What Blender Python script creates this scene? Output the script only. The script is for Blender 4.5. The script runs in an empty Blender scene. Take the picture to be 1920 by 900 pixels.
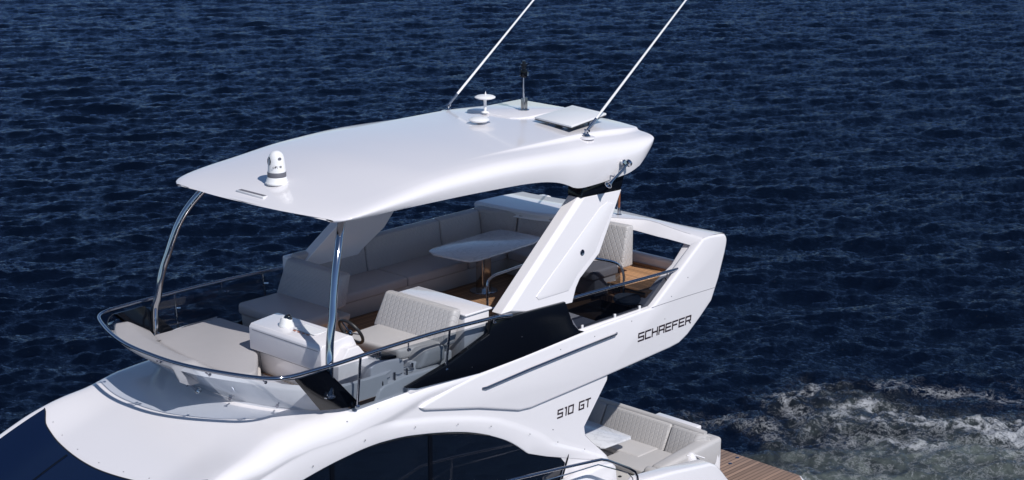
import bpy, bmesh, math, random
import numpy as np
from mathutils import Vector, Matrix, Quaternion
random.seed(7)
R = math.radians
scene = bpy.context.scene
C = scene.collection

# ---------------------------------------------------------------- camera
cd = bpy.data.cameras.new("camera"); cam = bpy.data.objects.new("camera", cd); C.objects.link(cam)
cam.location = (19.260, 18.249, 11.061)
fw = Vector((-0.69964, -0.66532, -0.26050)); rt = Vector((-0.68911, 0.72466, 0)); up = Vector((-0.18878, -0.17952, 0.96547))
cam.matrix_world = Matrix(((rt.x, up.x, -fw.x, 19.260), (rt.y, up.y, -fw.y, 18.249), (rt.z, up.z, -fw.z, 11.061), (0, 0, 0, 1)))
cd.sensor_width = 36; cd.lens = 3330 / 1920 * 36; cd.clip_end = 9000; cd.clip_start = 0.5
scene.camera = cam
scene.render.resolution_x = 1024; scene.render.resolution_y = 480

# ---------------------------------------------------------------- sky, sun, exposure
SUN = Vector((0.20, 1.0, 1.08)).normalized()
w = bpy.data.worlds.new("World"); scene.world = w; w.use_nodes = True
nt = w.node_tree; bg = nt.nodes['Background']
sky = nt.nodes.new('ShaderNodeTexSky'); sky.sky_type = 'NISHITA'; sky.sun_disc = False
sky.sun_elevation = math.asin(SUN.z); sky.sun_rotation = math.atan2(SUN.x, SUN.y)
sky.air_density = 1.0; sky.dust_density = 0.0; sky.ozone_density = 4.5; sky.altitude = 2500
nt.links.new(sky.outputs[0], bg.inputs[0]); bg.inputs[1].default_value = 0.062
sd = bpy.data.lights.new("sun", 'SUN'); so = bpy.data.objects.new("sun", sd); C.objects.link(so)
sd.energy = 2.85; sd.angle = R(0.5); sd.color = (1.0, 0.965, 0.94)
so.rotation_euler = SUN.to_track_quat('Z', 'Y').to_euler()
vs = scene.view_settings; vs.view_transform = 'Standard'; vs.look = 'None'; vs.exposure = 0.53; vs.gamma = 1

# ---------------------------------------------------------------- helpers
def tag(o, label=None, cat=None, group=None, kind=None):
    if label: o['label'] = label
    if cat: o['category'] = cat
    if group: o['group'] = group
    if kind: o['kind'] = kind
    return o

def thing(name, label, cat, loc=(0, 0, 0), group=None):
    o = bpy.data.objects.new(name, None); C.objects.link(o); o.location = loc; o.empty_display_size = .2
    return tag(o, label, cat, group)

def link(name, me, mat, parent=None, label=None, smooth=True, ang=35):
    if not isinstance(mat, (list, tuple)): mat = [mat]
    for m_ in mat: me.materials.append(m_)
    if smooth:
        me.shade_smooth(); me.set_sharp_from_angle(angle=R(ang))
    o = bpy.data.objects.new(name, me); C.objects.link(o)
    if parent is not None:
        o.parent = parent
        # things sit at their base: children keep world coordinates
        loc = Vector((0, 0, 0)); p = parent
        while p is not None: loc += Vector(p.location); p = p.parent
        o.location = -loc
    if label: o['label'] = label
    return o

def from_bm(name, bm, mat, parent=None, label=None, smooth=True, ang=35):
    bmesh.ops.recalc_face_normals(bm, faces=bm.faces)
    me = bpy.data.meshes.new(name); bm.to_mesh(me); bm.free()
    return link(name, me, mat, parent, label, smooth, ang)

def bev(bm, w_, seg=3, ang=25, verts=None):
    if w_ <= 0: return
    es = [e for e in bm.edges if len(e.link_faces) == 2 and e.calc_face_angle(0) > R(ang)]
    bmesh.ops.bevel(bm, geom=es, offset=w_, segments=seg, profile=0.5, affect='EDGES', clamp_overlap=True)

def join(bm, other):
    me = bpy.data.meshes.new('tmp'); other.to_mesh(me); other.free(); bm.from_mesh(me); bpy.data.meshes.remove(me)

def box(c0, c1, r=0.0, seg=3, M=None):
    bm = bmesh.new(); bmesh.ops.create_cube(bm, size=1)
    a = Vector(c0); b = Vector(c1)
    for v in bm.verts:
        v.co = Vector([(a[i] + b[i]) / 2 + v.co[i] * abs(b[i] - a[i]) for i in range(3)])
    if r: bmesh.ops.bevel(bm, geom=bm.edges[:], offset=r, segments=seg, profile=0.5, affect='EDGES', clamp_overlap=True)
    if M is not None: bmesh.ops.transform(bm, matrix=M, verts=bm.verts)
    return bm

def hexa(p, r=0.0, seg=3):
    """8 corners: bottom 4 (ccw) then top 4"""
    bm = bmesh.new(); v = [bm.verts.new(q) for q in p]
    for f in ((3, 2, 1, 0), (4, 5, 6, 7), (0, 1, 5, 4), (1, 2, 6, 5), (2, 3, 7, 6), (3, 0, 4, 7)): bm.faces.new([v[i] for i in f])
    bmesh.ops.recalc_face_normals(bm, faces=bm.faces)
    if r: bmesh.ops.bevel(bm, geom=bm.edges[:], offset=r, segments=seg, profile=0.5, affect='EDGES', clamp_overlap=True)
    return bm

def prism(poly, axis, a, b, r=0.0, seg=2, mapf=None):
    """poly 2D extruded along axis from a to b. axis 'y': poly=(x,z); 'z': (x,y); 'x': (y,z)"""
    def P(p, t):
        if axis == 'y': return (p[0], t, p[1])
        if axis == 'z': return (p[0], p[1], t)
        return (t, p[0], p[1])
    bm = bmesh.new()
    v0 = [bm.verts.new(P(p, a)) for p in poly]; v1 = [bm.verts.new(P(p, b)) for p in poly]
    n = len(poly)
    bm.faces.new(v0); bm.faces.new(v1[::-1])
    for i in range(n): bm.faces.new((v0[i], v1[i], v1[(i + 1) % n], v0[(i + 1) % n]))
    bmesh.ops.recalc_face_normals(bm, faces=bm.faces)
    if r:
        es = [e for e in bm.edges if e.calc_face_angle(0) > R(20)]
        bmesh.ops.bevel(bm, geom=es, offset=r, segments=seg, profile=0.5, affect='EDGES', clamp_overlap=True)
    if mapf:
        for v in bm.verts: v.co = Vector(mapf(v.co))
    return bm

def sheet(pts):
    bm = bmesh.new(); bm.faces.new([bm.verts.new(p) for p in pts]); return bm

def spline(pts, n=8, closed=False):
    P = [Vector(p) for p in pts]; out = []
    m = len(P); rng = range(m if closed else m - 1)
    for i in rng:
        p0 = P[(i - 1) % m] if (closed or i > 0) else P[0] * 2 - P[1]
        p1 = P[i]; p2 = P[(i + 1) % m]
        p3 = P[(i + 2) % m] if (closed or i + 2 < m) else P[-1] * 2 - P[-2]
        for k in range(n):
            t = k / n
            out.append(.5 * ((2 * p1) + (p2 - p0) * t + (2 * p0 - 5 * p1 + 4 * p2 - p3) * t * t + (3 * p1 - p0 - 3 * p2 + p3) * t ** 3))
    if not closed: out.append(P[-1].copy())
    return out

def tube(path, r, seg=10, bm=None, closed=False, cap=True):
    bm = bm or bmesh.new()
    P = [Vector(p) for p in path]; n = len(P)
    rr = r if isinstance(r, (list, tuple)) else [r] * n
    T = []
    for i in range(n):
        a = P[i - 1] if (i > 0 or closed) else P[0]; b = P[(i + 1) % n] if (i < n - 1 or closed) else P[-1]
        T.append((b - a).normalized())
    nrm = T[0].orthogonal().normalized(); rings = []
    for i in range(n):
        if i > 0:
            q = T[i - 1].rotation_difference(T[i]); nrm = (q @ nrm).normalized()
        bi = T[i].cross(nrm).normalized()
        rings.append([bm.verts.new(P[i] + (nrm * math.cos(2 * math.pi * k / seg) + bi * math.sin(2 * math.pi * k / seg)) * rr[i]) for k in range(seg)])
    for i in range(n if closed else n - 1):
        A = rings[i]; B = rings[(i + 1) % n]
        for k in range(seg): bm.faces.new((A[k], A[(k + 1) % seg], B[(k + 1) % seg], B[k]))
    if cap and not closed:
        bm.faces.new(rings[0][::-1]); bm.faces.new(rings[-1])
    return bm

def lathe(prof, c, seg=28, axis=(0, 0, 1), bm=None):
    bm = bm or bmesh.new(); q = Vector((0, 0, 1)).rotation_difference(Vector(axis).normalized())
    rings = []
    for (rad, z) in prof:
        rings.append([bm.verts.new(Vector(c) + q @ Vector((rad * math.cos(2 * math.pi * k / seg), rad * math.sin(2 * math.pi * k / seg), z))) for k in range(seg)])
    for A, B in zip(rings[:-1], rings[1:]):
        for k in range(seg): bm.faces.new((A[k], A[(k + 1) % seg], B[(k + 1) % seg], B[k]))
    bm.faces.new(rings[0][::-1]); bm.faces.new(rings[-1])
    return bm

def interp(x, tab):
    xs = [t[0] for t in tab]; ys = [t[1] for t in tab]
    return float(np.interp(x, xs, ys))
def sinterp(x, tab):
    """smooth (monotone-ish cubic) interpolation"""
    xs = [t[0] for t in tab]; ys = [t[1] for t in tab]; n = len(xs)
    if x <= xs[0]: return ys[0]
    if x >= xs[-1]: return ys[-1]
    i = max(k for k in range(n - 1) if xs[k] <= x)
    def sl(k):
        if k == 0: return (ys[1] - ys[0]) / (xs[1] - xs[0])
        if k == n - 1: return (ys[-1] - ys[-2]) / (xs[-1] - xs[-2])
        a = (ys[k] - ys[k - 1]) / (xs[k] - xs[k - 1]); b = (ys[k + 1] - ys[k]) / (xs[k + 1] - xs[k])
        return 0 if a * b <= 0 else 2 * a * b / (a + b)
    h = xs[i + 1] - xs[i]; t = (x - xs[i]) / h
    return (2 * t ** 3 - 3 * t * t + 1) * ys[i] + (t ** 3 - 2 * t * t + t) * h * sl(i) + (-2 * t ** 3 + 3 * t * t) * ys[i + 1] + (t ** 3 - t * t) * h * sl(i + 1)
def sstep(a, b, x):
    t = min(1, max(0, (x - a) / (b - a))); return t * t * (3 - 2 * t)

def grid_mesh(name, pts, mat, parent, close_u=False, ang=40, flip=False, label=None):
    nu = len(pts); nv = len(pts[0]); vs_ = [tuple(p) for row in pts for p in row]; fs = []
    for i in range(nu if close_u else nu - 1):
        for j in range(nv - 1):
            i2 = (i + 1) % nu
            f = (i * nv + j, i2 * nv + j, i2 * nv + j + 1, i * nv + j + 1)
            fs.append(f[::-1] if flip else f)
    me = bpy.data.meshes.new(name); me.from_pydata(vs_, [], fs); me.update()
    return link(name, me, mat, parent, label, True, ang)

# ---------------------------------------------------------------- materials
def newmat(name):
    m = bpy.data.materials.new(name); m.use_nodes = True
    return m, m.node_tree, m.node_tree.nodes['Principled BSDF']
def N(nt, t, **k):
    n = nt.nodes.new(t)
    for a, b in k.items(): setattr(n, a, b)
    return n
def simple(name, col, rough=.4, metal=0, coat=0, spec=.5, bump=0, bscale=200, var=0, vscale=3):
    m, t, p = newmat(name)
    p.inputs['Base Color'].default_value = (*col, 1); p.inputs['Roughness'].default_value = rough
    p.inputs['Metallic'].default_value = metal; p.inputs['Coat Weight'].default_value = coat; p.inputs['Coat Roughness'].default_value = .06
    p.inputs['Specular IOR Level'].default_value = spec
    tc = N(t, 'ShaderNodeTexCoord')
    if bump:
        nz = N(t, 'ShaderNodeTexNoise'); nz.inputs['Scale'].default_value = bscale; nz.inputs['Detail'].default_value = 3
        b = N(t, 'ShaderNodeBump'); b.inputs['Strength'].default_value = bump; b.inputs['Distance'].default_value = .002
        t.links.new(tc.outputs['Object'], nz.inputs['Vector']); t.links.new(nz.outputs['Fac'], b.inputs['Height']); t.links.new(b.outputs[0], p.inputs['Normal'])
    if var:
        nz = N(t, 'ShaderNodeTexNoise'); nz.inputs['Scale'].default_value = vscale; nz.inputs['Detail'].default_value = 5; nz.inputs['Roughness'].default_value = .6
        mx = N(t, 'ShaderNodeMix', data_type='RGBA'); mx.inputs[6].default_value = (*[c * (1 - var) for c in col], 1); mx.inputs[7].default_value = (*[min(1, c * (1 + var)) for c in col], 1)
        t.links.new(tc.outputs['Object'], nz.inputs['Vector']); t.links.new(nz.outputs['Fac'], mx.inputs[0]); t.links.new(mx.outputs[2], p.inputs['Base Color'])
    return m
GEL = simple('gelcoat', (.760, .740, .755), .22, coat=.5, var=.012, vscale=1.3)
GEL2 = simple('moulded_white', (.71, .70, .71), .3, coat=.3, var=.02, vscale=4)
NONSKID = simple('nonskid_cream', (.50, .485, .47), .6, bump=.3, bscale=150, var=.03)
STEEL = simple('polished_steel', (.50, .51, .54), .09, metal=1)
DSTEEL2 = simple('rail_steel', (.36, .37, .42), .10, metal=1)
DSTEEL = simple('dark_steel', (.30, .31, .36), .16, metal=1)
BLACK = simple('black_gloss', (.003, .004, .007), .12, spec=.28)
DARK = simple('dark_plastic', (.015, .015, .018), .4)
RUB = simple('steering_leather', (.018, .018, .02), .38, bump=.3)
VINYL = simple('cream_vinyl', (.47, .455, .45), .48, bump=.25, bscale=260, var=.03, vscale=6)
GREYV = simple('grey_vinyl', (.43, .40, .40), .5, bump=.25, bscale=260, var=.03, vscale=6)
PADM = simple('sunpad_fabric', (.38, .365, .37), .7, bump=.4, bscale=400, var=.03, vscale=5)
LINER = simple('beige_liner', (.50, .47, .45), .5, var=.03)
DECAL = simple('lettering_dark', (.02, .01, .016), .3)
FITTING = simple('screw', (.25, .25, .27), .3, metal=1)
PLAST = simple('white_plastic', (.78, .78, .78), .3)
GREYBAND = simple('grey_band', (.12, .12, .14), .5)
LENS = simple('lens', (.01, .012, .016), .05, coat=1)
WOOD = simple('varnished_wood', (.20, .07, .03), .3, coat=.5, var=.2, vscale=20)
STONE = None

def quilt(name, col, size=.085, M=None, rough=.48):
    """diamond stitched vinyl: two families of diagonal seams pressed into the surface"""
    m, t, p = newmat(name)
    p.inputs['Roughness'].default_value = rough
    tc = N(t, 'ShaderNodeTexCoord'); sp = N(t, 'ShaderNodeSeparateXYZ'); t.links.new(tc.outputs['Object'], sp.inputs[0])
    def mth(op, a, b=None):
        n = N(t, 'ShaderNodeMath', operation=op)
        for i, v in enumerate((a, b)):
            if v is None: continue
            if isinstance(v, (int, float)): n.inputs[i].default_value = v
            else: t.links.new(v, n.inputs[i])
        return n.outputs[0]
    hor = mth('ADD', sp.outputs['X'], sp.outputs['Y'])
    a = mth('DIVIDE', mth('ADD', hor, mth('MULTIPLY', sp.outputs['Z'], .62)), size)
    b = mth('DIVIDE', mth('SUBTRACT', hor, mth('MULTIPLY', sp.outputs['Z'], .62)), size)
    def tri(x):
        return mth('ABSOLUTE', mth('SUBTRACT', mth('FRACT', x, None), .5))   # .5 at seam
    ta, tb = tri(a), tri(b)
    seam = mth('MAXIMUM', ta, tb)
    mr = N(t, 'ShaderNodeMapRange', interpolation_type='SMOOTHSTEP'); t.links.new(seam, mr.inputs[0])
    mr.inputs[1].default_value = .38; mr.inputs[2].default_value = .5; mr.inputs[3].default_value = 1; mr.inputs[4].default_value = 0
    bp = N(t, 'ShaderNodeBump'); bp.inputs['Strength'].default_value = .6; bp.inputs['Distance'].default_value = .007
    t.links.new(mr.outputs[0], bp.inputs['Height']); t.links.new(bp.outputs[0], p.inputs['Normal'])
    nz = N(t, 'ShaderNodeTexNoise'); nz.inputs['Scale'].default_value = 7; t.links.new(tc.outputs['Object'], nz.inputs['Vector'])
    mx = N(t, 'ShaderNodeMix', data_type='RGBA'); mx.inputs[6].default_value = (*[c * .96 for c in col], 1); mx.inputs[7].default_value = (*[c * 1.04 for c in col], 1)
    t.links.new(nz.outputs['Fac'], mx.inputs[0]); t.links.new(mx.outputs[2], p.inputs['Base Color'])
    return m
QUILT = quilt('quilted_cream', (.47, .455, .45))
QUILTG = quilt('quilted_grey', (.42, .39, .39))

def teak(name, col, pitch=.055, axis='Y'):
    m, t, p = newmat(name); p.inputs['Roughness'].default_value = .62
    tc = N(t, 'ShaderNodeTexCoord'); sp = N(t, 'ShaderNodeSeparateXYZ'); t.links.new(tc.outputs['Object'], sp.inputs[0])
    d = N(t, 'ShaderNodeMath', operation='DIVIDE'); t.links.new(sp.outputs[axis], d.inputs[0]); d.inputs[1].default_value = pitch
    fr = N(t, 'ShaderNodeMath', operation='FRACT'); t.links.new(d.outputs[0], fr.inputs[0])
    fl = N(t, 'ShaderNodeMath', operation='FLOOR'); t.links.new(d.outputs[0], fl.inputs[0])
    lt = N(t, 'ShaderNodeMath', operation='LESS_THAN'); t.links.new(fr.outputs[0], lt.inputs[0]); lt.inputs[1].default_value = .14
    wn = N(t, 'ShaderNodeTexWhiteNoise', noise_dimensions='1D'); t.links.new(fl.outputs[0], wn.inputs['W'])
    mp = N(t, 'ShaderNodeMapping'); mp.inputs['Scale'].default_value = (3, 60, 3) if axis == 'Y' else (60, 3, 3)
    t.links.new(tc.outputs['Object'], mp.inputs[0]); nz = N(t, 'ShaderNodeTexNoise'); nz.inputs['Scale'].default_value = 1.5; nz.inputs['Detail'].default_value = 6
    t.links.new(mp.outputs[0], nz.inputs['Vector'])
    ad = N(t, 'ShaderNodeMath', operation='ADD'); t.links.new(nz.outputs['Fac'], ad.inputs[0]); t.links.new(wn.outputs[0], ad.inputs[1])
    cr = N(t, 'ShaderNodeMapRange'); t.links.new(ad.outputs[0], cr.inputs[0]); cr.inputs[1].default_value = .3; cr.inputs[2].default_value = 1.6; cr.inputs[3].default_value = .68; cr.inputs[4].default_value = 1.3
    vm = N(t, 'ShaderNodeVectorMath', operation='SCALE'); vm.inputs[0].default_value = col; t.links.new(cr.outputs[0], vm.inputs['Scale'])
    mx = N(t, 'ShaderNodeMix', data_type='RGBA'); t.links.new(lt.outputs[0], mx.inputs[0]); t.links.new(vm.outputs[0], mx.inputs[6]); mx.inputs[7].default_value = (.03, .018, .014, 1)
    t.links.new(mx.outputs[2], p.inputs['Base Color'])
    iv = N(t, 'ShaderNodeMath', operation='SUBTRACT'); iv.inputs[0].default_value = 1; t.links.new(lt.outputs[0], iv.inputs[1])
    bp = N(t, 'ShaderNodeBump'); bp.inputs['Distance'].default_value = .003; bp.inputs['Strength'].default_value = .6; t.links.new(iv.outputs[0], bp.inputs['Height']); t.links.new(bp.outputs[0], p.inputs['Normal'])
    return m
TEAK = teak('teak_deck', (.34, .19, .10), .058)
TEAKP = teak('teak_platform', (.25, .165, .12), .085)
TEAKW = teak('teak_warm', (.46, .25, .12), .058, 'X')
TEAKS = simple('teak_edge', (.42, .20, .08), .5, var=.12, vscale=12)

def marble(name):
    m, t, p = newmat(name); p.inputs['Roughness'].default_value = .12
    tc = N(t, 'ShaderNodeTexCoord'); nz = N(t, 'ShaderNodeTexNoise'); nz.inputs['Scale'].default_value = 2.2; nz.inputs['Detail'].default_value = 9; nz.inputs['Roughness'].default_value = .62; nz.inputs['Distortion'].default_value = 1.4
    t.links.new(tc.outputs['Object'], nz.inputs['Vector'])
    s = N(t, 'ShaderNodeMath', operation='SUBTRACT'); t.links.new(nz.outputs['Fac'], s.inputs[0]); s.inputs[1].default_value = .5
    a = N(t, 'ShaderNodeMath', operation='ABSOLUTE'); t.links.new(s.outputs[0], a.inputs[0])
    mr = N(t, 'ShaderNodeMapRange'); t.links.new(a.outputs[0], mr.inputs[0]); mr.inputs[1].default_value = 0; mr.inputs[2].default_value = .035
    mx = N(t, 'ShaderNodeMix', data_type='RGBA'); mx.inputs[6].default_value = (.54, .55, .58, 1); mx.inputs[7].default_value = (.66, .67, .70, 1)
    t.links.new(mr.outputs[0], mx.inputs[0]); t.links.new(mx.outputs[2], p.inputs['Base Color'])
    return m
MARBLE = marble('white_marble')

def tinted(name, tint, rough=.02, refl=1.0):
    m = bpy.data.materials.new(name); m.use_nodes = True; t = m.node_tree
    for n in list(t.nodes): t.nodes.remove(n)
    o = N(t, 'ShaderNodeOutputMaterial'); tr = N(t, 'ShaderNodeBsdfTransparent'); tr.inputs[0].default_value = (*tint, 1)
    gl = N(t, 'ShaderNodeBsdfGlossy'); gl.inputs['Roughness'].default_value = rough; gl.inputs['Color'].default_value = (refl, refl, refl, 1)
    lw_ = N(t, 'ShaderNodeLayerWeight'); lw_.inputs[0].default_value = .5
    pw = N(t, 'ShaderNodeMath', operation='POWER'); t.links.new(lw_.outputs['Facing'], pw.inputs[0]); pw.inputs[1].default_value = 4.5
    fr = N(t, 'ShaderNodeMath', operation='MULTIPLY_ADD'); t.links.new(pw.outputs[0], fr.inputs[0]); fr.inputs[1].default_value = .9; fr.inputs[2].default_value = .05
    mx = N(t, 'ShaderNodeMixShader'); t.links.new(fr.outputs[0], mx.inputs[0]); t.links.new(tr.outputs[0], mx.inputs[1]); t.links.new(gl.outputs[0], mx.inputs[2]); t.links.new(mx.outputs[0], o.inputs[0])
    return m
SMOKED = tinted('smoked_glass', (.50, .54, .58))
DSMOKED = tinted('dark_smoked_glass', (.22, .24, .28))
CLEAR = tinted('clear_glass', (.66, .71, .77))
WSHIELD = simple('blue_black_glass', (.002, .007, .030), .03, coat=0, spec=.9)
SIDEGL = simple('dark_window_glass', (.004, .007, .014), .03, spec=.8)

# ================================================================ SEA
CG = np.array([19.26, 18.25]); WZ = -.95
def ocean_tile(n, L, wind, lmin, lmax, amp, seed, spread=4, power=3.4):
    rng = np.random.default_rng(seed)
    k1 = np.fft.fftfreq(n, d=L / n) * 2 * np.pi
    kx, ky = np.meshgrid(k1, k1, indexing='ij'); k = np.hypot(kx, ky); k[0, 0] = 1
    c = (kx * math.cos(wind) + ky * math.sin(wind)) / k
    S = np.exp(-(2 * np.pi / lmax) ** -2 * 0) * np.exp(-((2 * np.pi / lmax) / k) ** 2) * np.exp(-(k * lmin / (2 * np.pi)) ** 2) / k ** power
    S *= np.abs(c) ** spread * np.where(c < 0, .25, 1) + .02
    S[0, 0] = 0
    h = (rng.normal(size=(n, n)) + 1j * rng.normal(size=(n, n))) * np.sqrt(S)
    H = np.fft.ifft2(h).real; s = H.std(); h = h / s * amp
    H = np.fft.ifft2(h).real; DX = np.fft.ifft2(-1j * kx / k * h).real; DY = np.fft.ifft2(-1j * ky / k * h).real
    return H, DX, DY, L
def sample(tile, x, y):
    H, DX, DY, L = tile; n = H.shape[0]
    u = (x / L % 1) * n; v = (y / L % 1) * n; i = np.floor(u).astype(int); j = np.floor(v).astype(int); fu = u - i; fv = v - j
    i0 = i % n; i1 = (i + 1) % n; j0 = j % n; j1 = (j + 1) % n
    def s(A): return A[i0, j0] * (1 - fu) * (1 - fv) + A[i1, j0] * fu * (1 - fv) + A[i0, j1] * (1 - fu) * fv + A[i1, j1] * fu * fv
    return s(H), s(DX), s(DY)

def vnoise(x, y, seed, octs=5, rough=.55):
    rng = np.random.default_rng(seed); tot = 0 * x; a = 1; sm = 0
    for o in range(octs):
        T = rng.random((256, 256)); xx = x * 2 ** o + o * 17.3; yy = y * 2 ** o + o * 7.7
        i = np.floor(xx).astype(int); j = np.floor(yy).astype(int); f = xx - i; g = yy - j
        f = f * f * (3 - 2 * f); g = g * g * (3 - 2 * g); i %= 256; j %= 256; i1 = (i + 1) % 256; j1 = (j + 1) % 256
        tot = tot + a * (T[i, j] * (1 - f) * (1 - g) + T[i1, j] * f * (1 - g) + T[i, j1] * (1 - f) * g + T[i1, j1] * f * g); sm += a; a *= rough
    return tot / sm

def seg_dist(x, y, pts):
    best = np.full(x.shape, 1e9)
    for (ax, ay), (bx_, by) in zip(pts[:-1], pts[1:]):
        dx, dy = bx_ - ax, by - ay; t = np.clip(((x - ax) * dx + (y - ay) * dy) / (dx * dx + dy * dy), 0, 1)
        best = np.minimum(best, np.hypot(x - ax - t * dx, y - ay - t * dy))
    return best

def build_sea():
    th0 = math.atan2(-.66532, -.69964)
    # azimuths: dense inside the photographed wedge, sparse round the back
    fine = np.linspace(-R(21), R(21), 1150)
    coarse = np.linspace(R(21), 2 * math.pi - R(21), 150)[1:-1]
    az = np.concatenate([fine, coarse]) + th0
    # radii: spacing grows with distance
    r = [0.0, 6.0, 10.0, 14.0]; 
    while r[-1] < 6000:
        q = r[-1]; st = .07 if q < 40 else (.07 + (q - 40) * .0028 if q < 130 else q * .06)
        if q < 17: st = .3
        r.append(q + st)
    r = np.array(r)
    Rr, A = np.meshgrid(r, az, indexing='ij')
    x = CG[0] + Rr * np.cos(A); y = CG[1] + Rr * np.sin(A)
    wind = math.atan2(.69, .62) + R(8)
    t1 = ocean_tile(512, 61.0, wind, .22, 3.2, .042, 3, spread=6, power=3.55)
    t2 = ocean_tile(512, 23.0, wind + R(14), 10 * .010, .7, .015, 8, spread=3, power=3.6)
    h1, dx1, dy1 = sample(t1, x, y); h2, dx2, dy2 = sample(t2, x + 3.3, y - 1.7)
    fade = np.clip((260 - Rr) / 200, 0, 1)
    patch = .75 + .5 * vnoise(x / 9, y / 9, 5, 3)
    z = (h1 + h2 * patch) * fade
    X = x - (dx1 * .95 + dx2 * .6) * fade; Y = y - (dy1 * .95 + dy2 * .6) * fade
    # wake: churned water astern
    n1 = vnoise(x * .9, y * .9, 21, 5, .6); n2 = vnoise(x * 2.2 + 9, y * 2.2, 22, 5, .65)
    wx = x + (n1 - .5) * 2.2; wy = y + (n2 - .5) * 1.5
    # aerated green zone
    core = seg_dist(wx, wy, [(-5.4, 2.7), (-6.9, 3.6), (-8.6, 5.2), (-20, 16)])
    aer = np.clip(1 - (core - .8) / 1.3, 0, 1)
    # foam crests
    ridge = [(-7.5, 1.0), (-8.05, 1.75), (-8.6, 2.2), (-9.0, 2.8), (-9.4, 3.9), (-12, 7.5), (-18, 14)]
    ridge2 = [(-8.5, .75), (-8.85, 1.2), (-9.15, 1.9), (-9.35, 2.7), (-9.75, 3.7), (-13, 7)]
    patch1 = [(-5.85, -1.0), (-6.15, -.3), (-6.5, .45)]; patch2 = [(-7.2, .5), (-8.1, -.3), (-9.1, -.05)]; patch3 = [(-10.2, .6), (-10.7, 1.9), (-11.6, 3.2)]; patch4 = [(-6.1, .6), (-7.0, 1.6), (-7.8, 3.0)]
    d1 = seg_dist(wx, wy, ridge); d2 = seg_dist(wx, wy, ridge2); d3 = np.minimum(seg_dist(wx, wy, patch1), seg_dist(wx, wy, patch2)); d4 = seg_dist(wx, wy, patch3); d5 = seg_dist(wx, wy, patch4)
    br = np.clip(.5 + 1.5 * (vnoise(x * .8, y * .8, 41, 3) - .42), .15, 1.2)
    foam = .54 * np.exp(-(d1 / .15) ** 2) * (.3 + .7 * br) + .54 * np.exp(-(d2 / .14) ** 2) * (.4 + .6 * br) + .30 * np.exp(-(d3 / .15) ** 2) * br + .34 * np.exp(-(d4 / .16) ** 2) * br + .34 * np.exp(-(d5 / .2) ** 2) * br
    halo = np.minimum(np.minimum(d1, d2), np.minimum(d3 * 1.3, d4 * 1.5))
    foam = foam * (.55 + .45 * np.clip((-6.6 - x) / 1.6 + np.clip(y / 3, 0, 1), 0, 1))
    foam += .24 * aer + .22 * np.exp(-(halo / .9) ** 2)
    aer = np.maximum(aer, .38 * np.exp(-(np.minimum(d1, d2) / .65) ** 2) + .10 * np.exp(-(d3 / .5) ** 2))
    # broken water heights in the wake
    churn = np.clip(np.exp(-(np.minimum(np.minimum(d1, d2), d3) / .9) ** 2) + aer * .5, 0, 1)
    n3 = vnoise(x * 3.2, y * 3.2, 33, 4, .6)
    z = z + churn * ((n3 - .5) * .24 + .05 * np.exp(-(d1 / .35) ** 2) + .05)
    # keep waves away from poking through the hull platform
    Z = WZ + z
    nu, nv = Rr.shape
    co = np.stack([X, Y, Z], -1).reshape(-1, 3).astype(np.float32)
    i = np.arange(nu - 1)[:, None]; j = np.arange(nv)[None, :]
    f = np.stack([i * nv + j, (i + 1) * nv + j, (i + 1) * nv + (j + 1) % nv, i * nv + (j + 1) % nv], -1).reshape(-1, 4)
    me = bpy.data.meshes.new('sea')
    me.vertices.add(len(co)); me.vertices.foreach_set('co', co.ravel())
    me.loops.add(f.size); me.loops.foreach_set('vertex_index', f.ravel().astype(np.int32))
    me.polygons.add(len(f)); me.polygons.foreach_set('loop_start', np.arange(0, f.size, 4, dtype=np.int32))
    me.update(calc_edges=True); me.validate()
    for nm, arr in (('foam', foam), ('aerated', aer)):
        at = me.attributes.new(nm, 'FLOAT', 'POINT'); at.data.foreach_set('value', arr.ravel().astype(np.float32))
    me.shade_smooth()
    # material
    m, t, p = newmat('sea_water')
    tc = N(t, 'ShaderNodeTexCoord')
    def noise(scale, det=6, rough=.6, dist=0, stretch=(1, 1, 1), rot=0):
        mp = N(t, 'ShaderNodeMapping'); mp.inputs['Rotation'].default_value = (0, 0, rot); mp.inputs['Scale'].default_value = stretch
        t.links.new(tc.outputs['Object'], mp.inputs[0]); n = N(t, 'ShaderNodeTexNoise'); n.inputs['Scale'].default_value = scale; n.inputs['Detail'].default_value = det
        n.inputs['Roughness'].default_value = rough; n.inputs['Distortion'].default_value = dist; t.links.new(mp.outputs[0], n.inputs['Vector']); return n.outputs['Fac']
    def mth(op, a, b=None, c=None, clamp=False):
        n = N(t, 'ShaderNodeMath', operation=op, use_clamp=clamp)
        for i_, v in enumerate((a, b, c)):
            if v is None: continue
            if isinstance(v, (int, float)): n.inputs[i_].default_value = v
            else: t.links.new(v, n.inputs[i_])
        return n.outputs[0]
    wa = -wind
    rip = noise(7.0, 7, .66, .5, (1.5, .7, 1), wa)
    bp = N(t, 'ShaderNodeBump'); bp.inputs['Strength'].default_value = 1.0; bp.inputs['Distance'].default_value = .034; t.links.new(rip, bp.inputs['Height'])
    rip2 = noise(26, 4, .6, .3, (1.3, .8, 1), wa + .4)
    bp2 = N(t, 'ShaderNodeBump'); bp2.inputs['Strength'].default_value = .8; bp2.inputs['Distance'].default_value = .007; t.links.new(rip2, bp2.inputs['Height']); t.links.new(bp.outputs[0], bp2.inputs['Normal'])
    af = N(t, 'ShaderNodeAttribute', attribute_name='foam'); aa = N(t, 'ShaderNodeAttribute', attribute_name='aerated')
    web = noise(2.6, 10, .74, .35); web2 = noise(12, 8, .72, .25)
    rid = mth('SUBTRACT', 1, mth('MULTIPLY', mth('ABSOLUTE', mth('SUBTRACT', web, .5)), 7), clamp=True)
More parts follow.
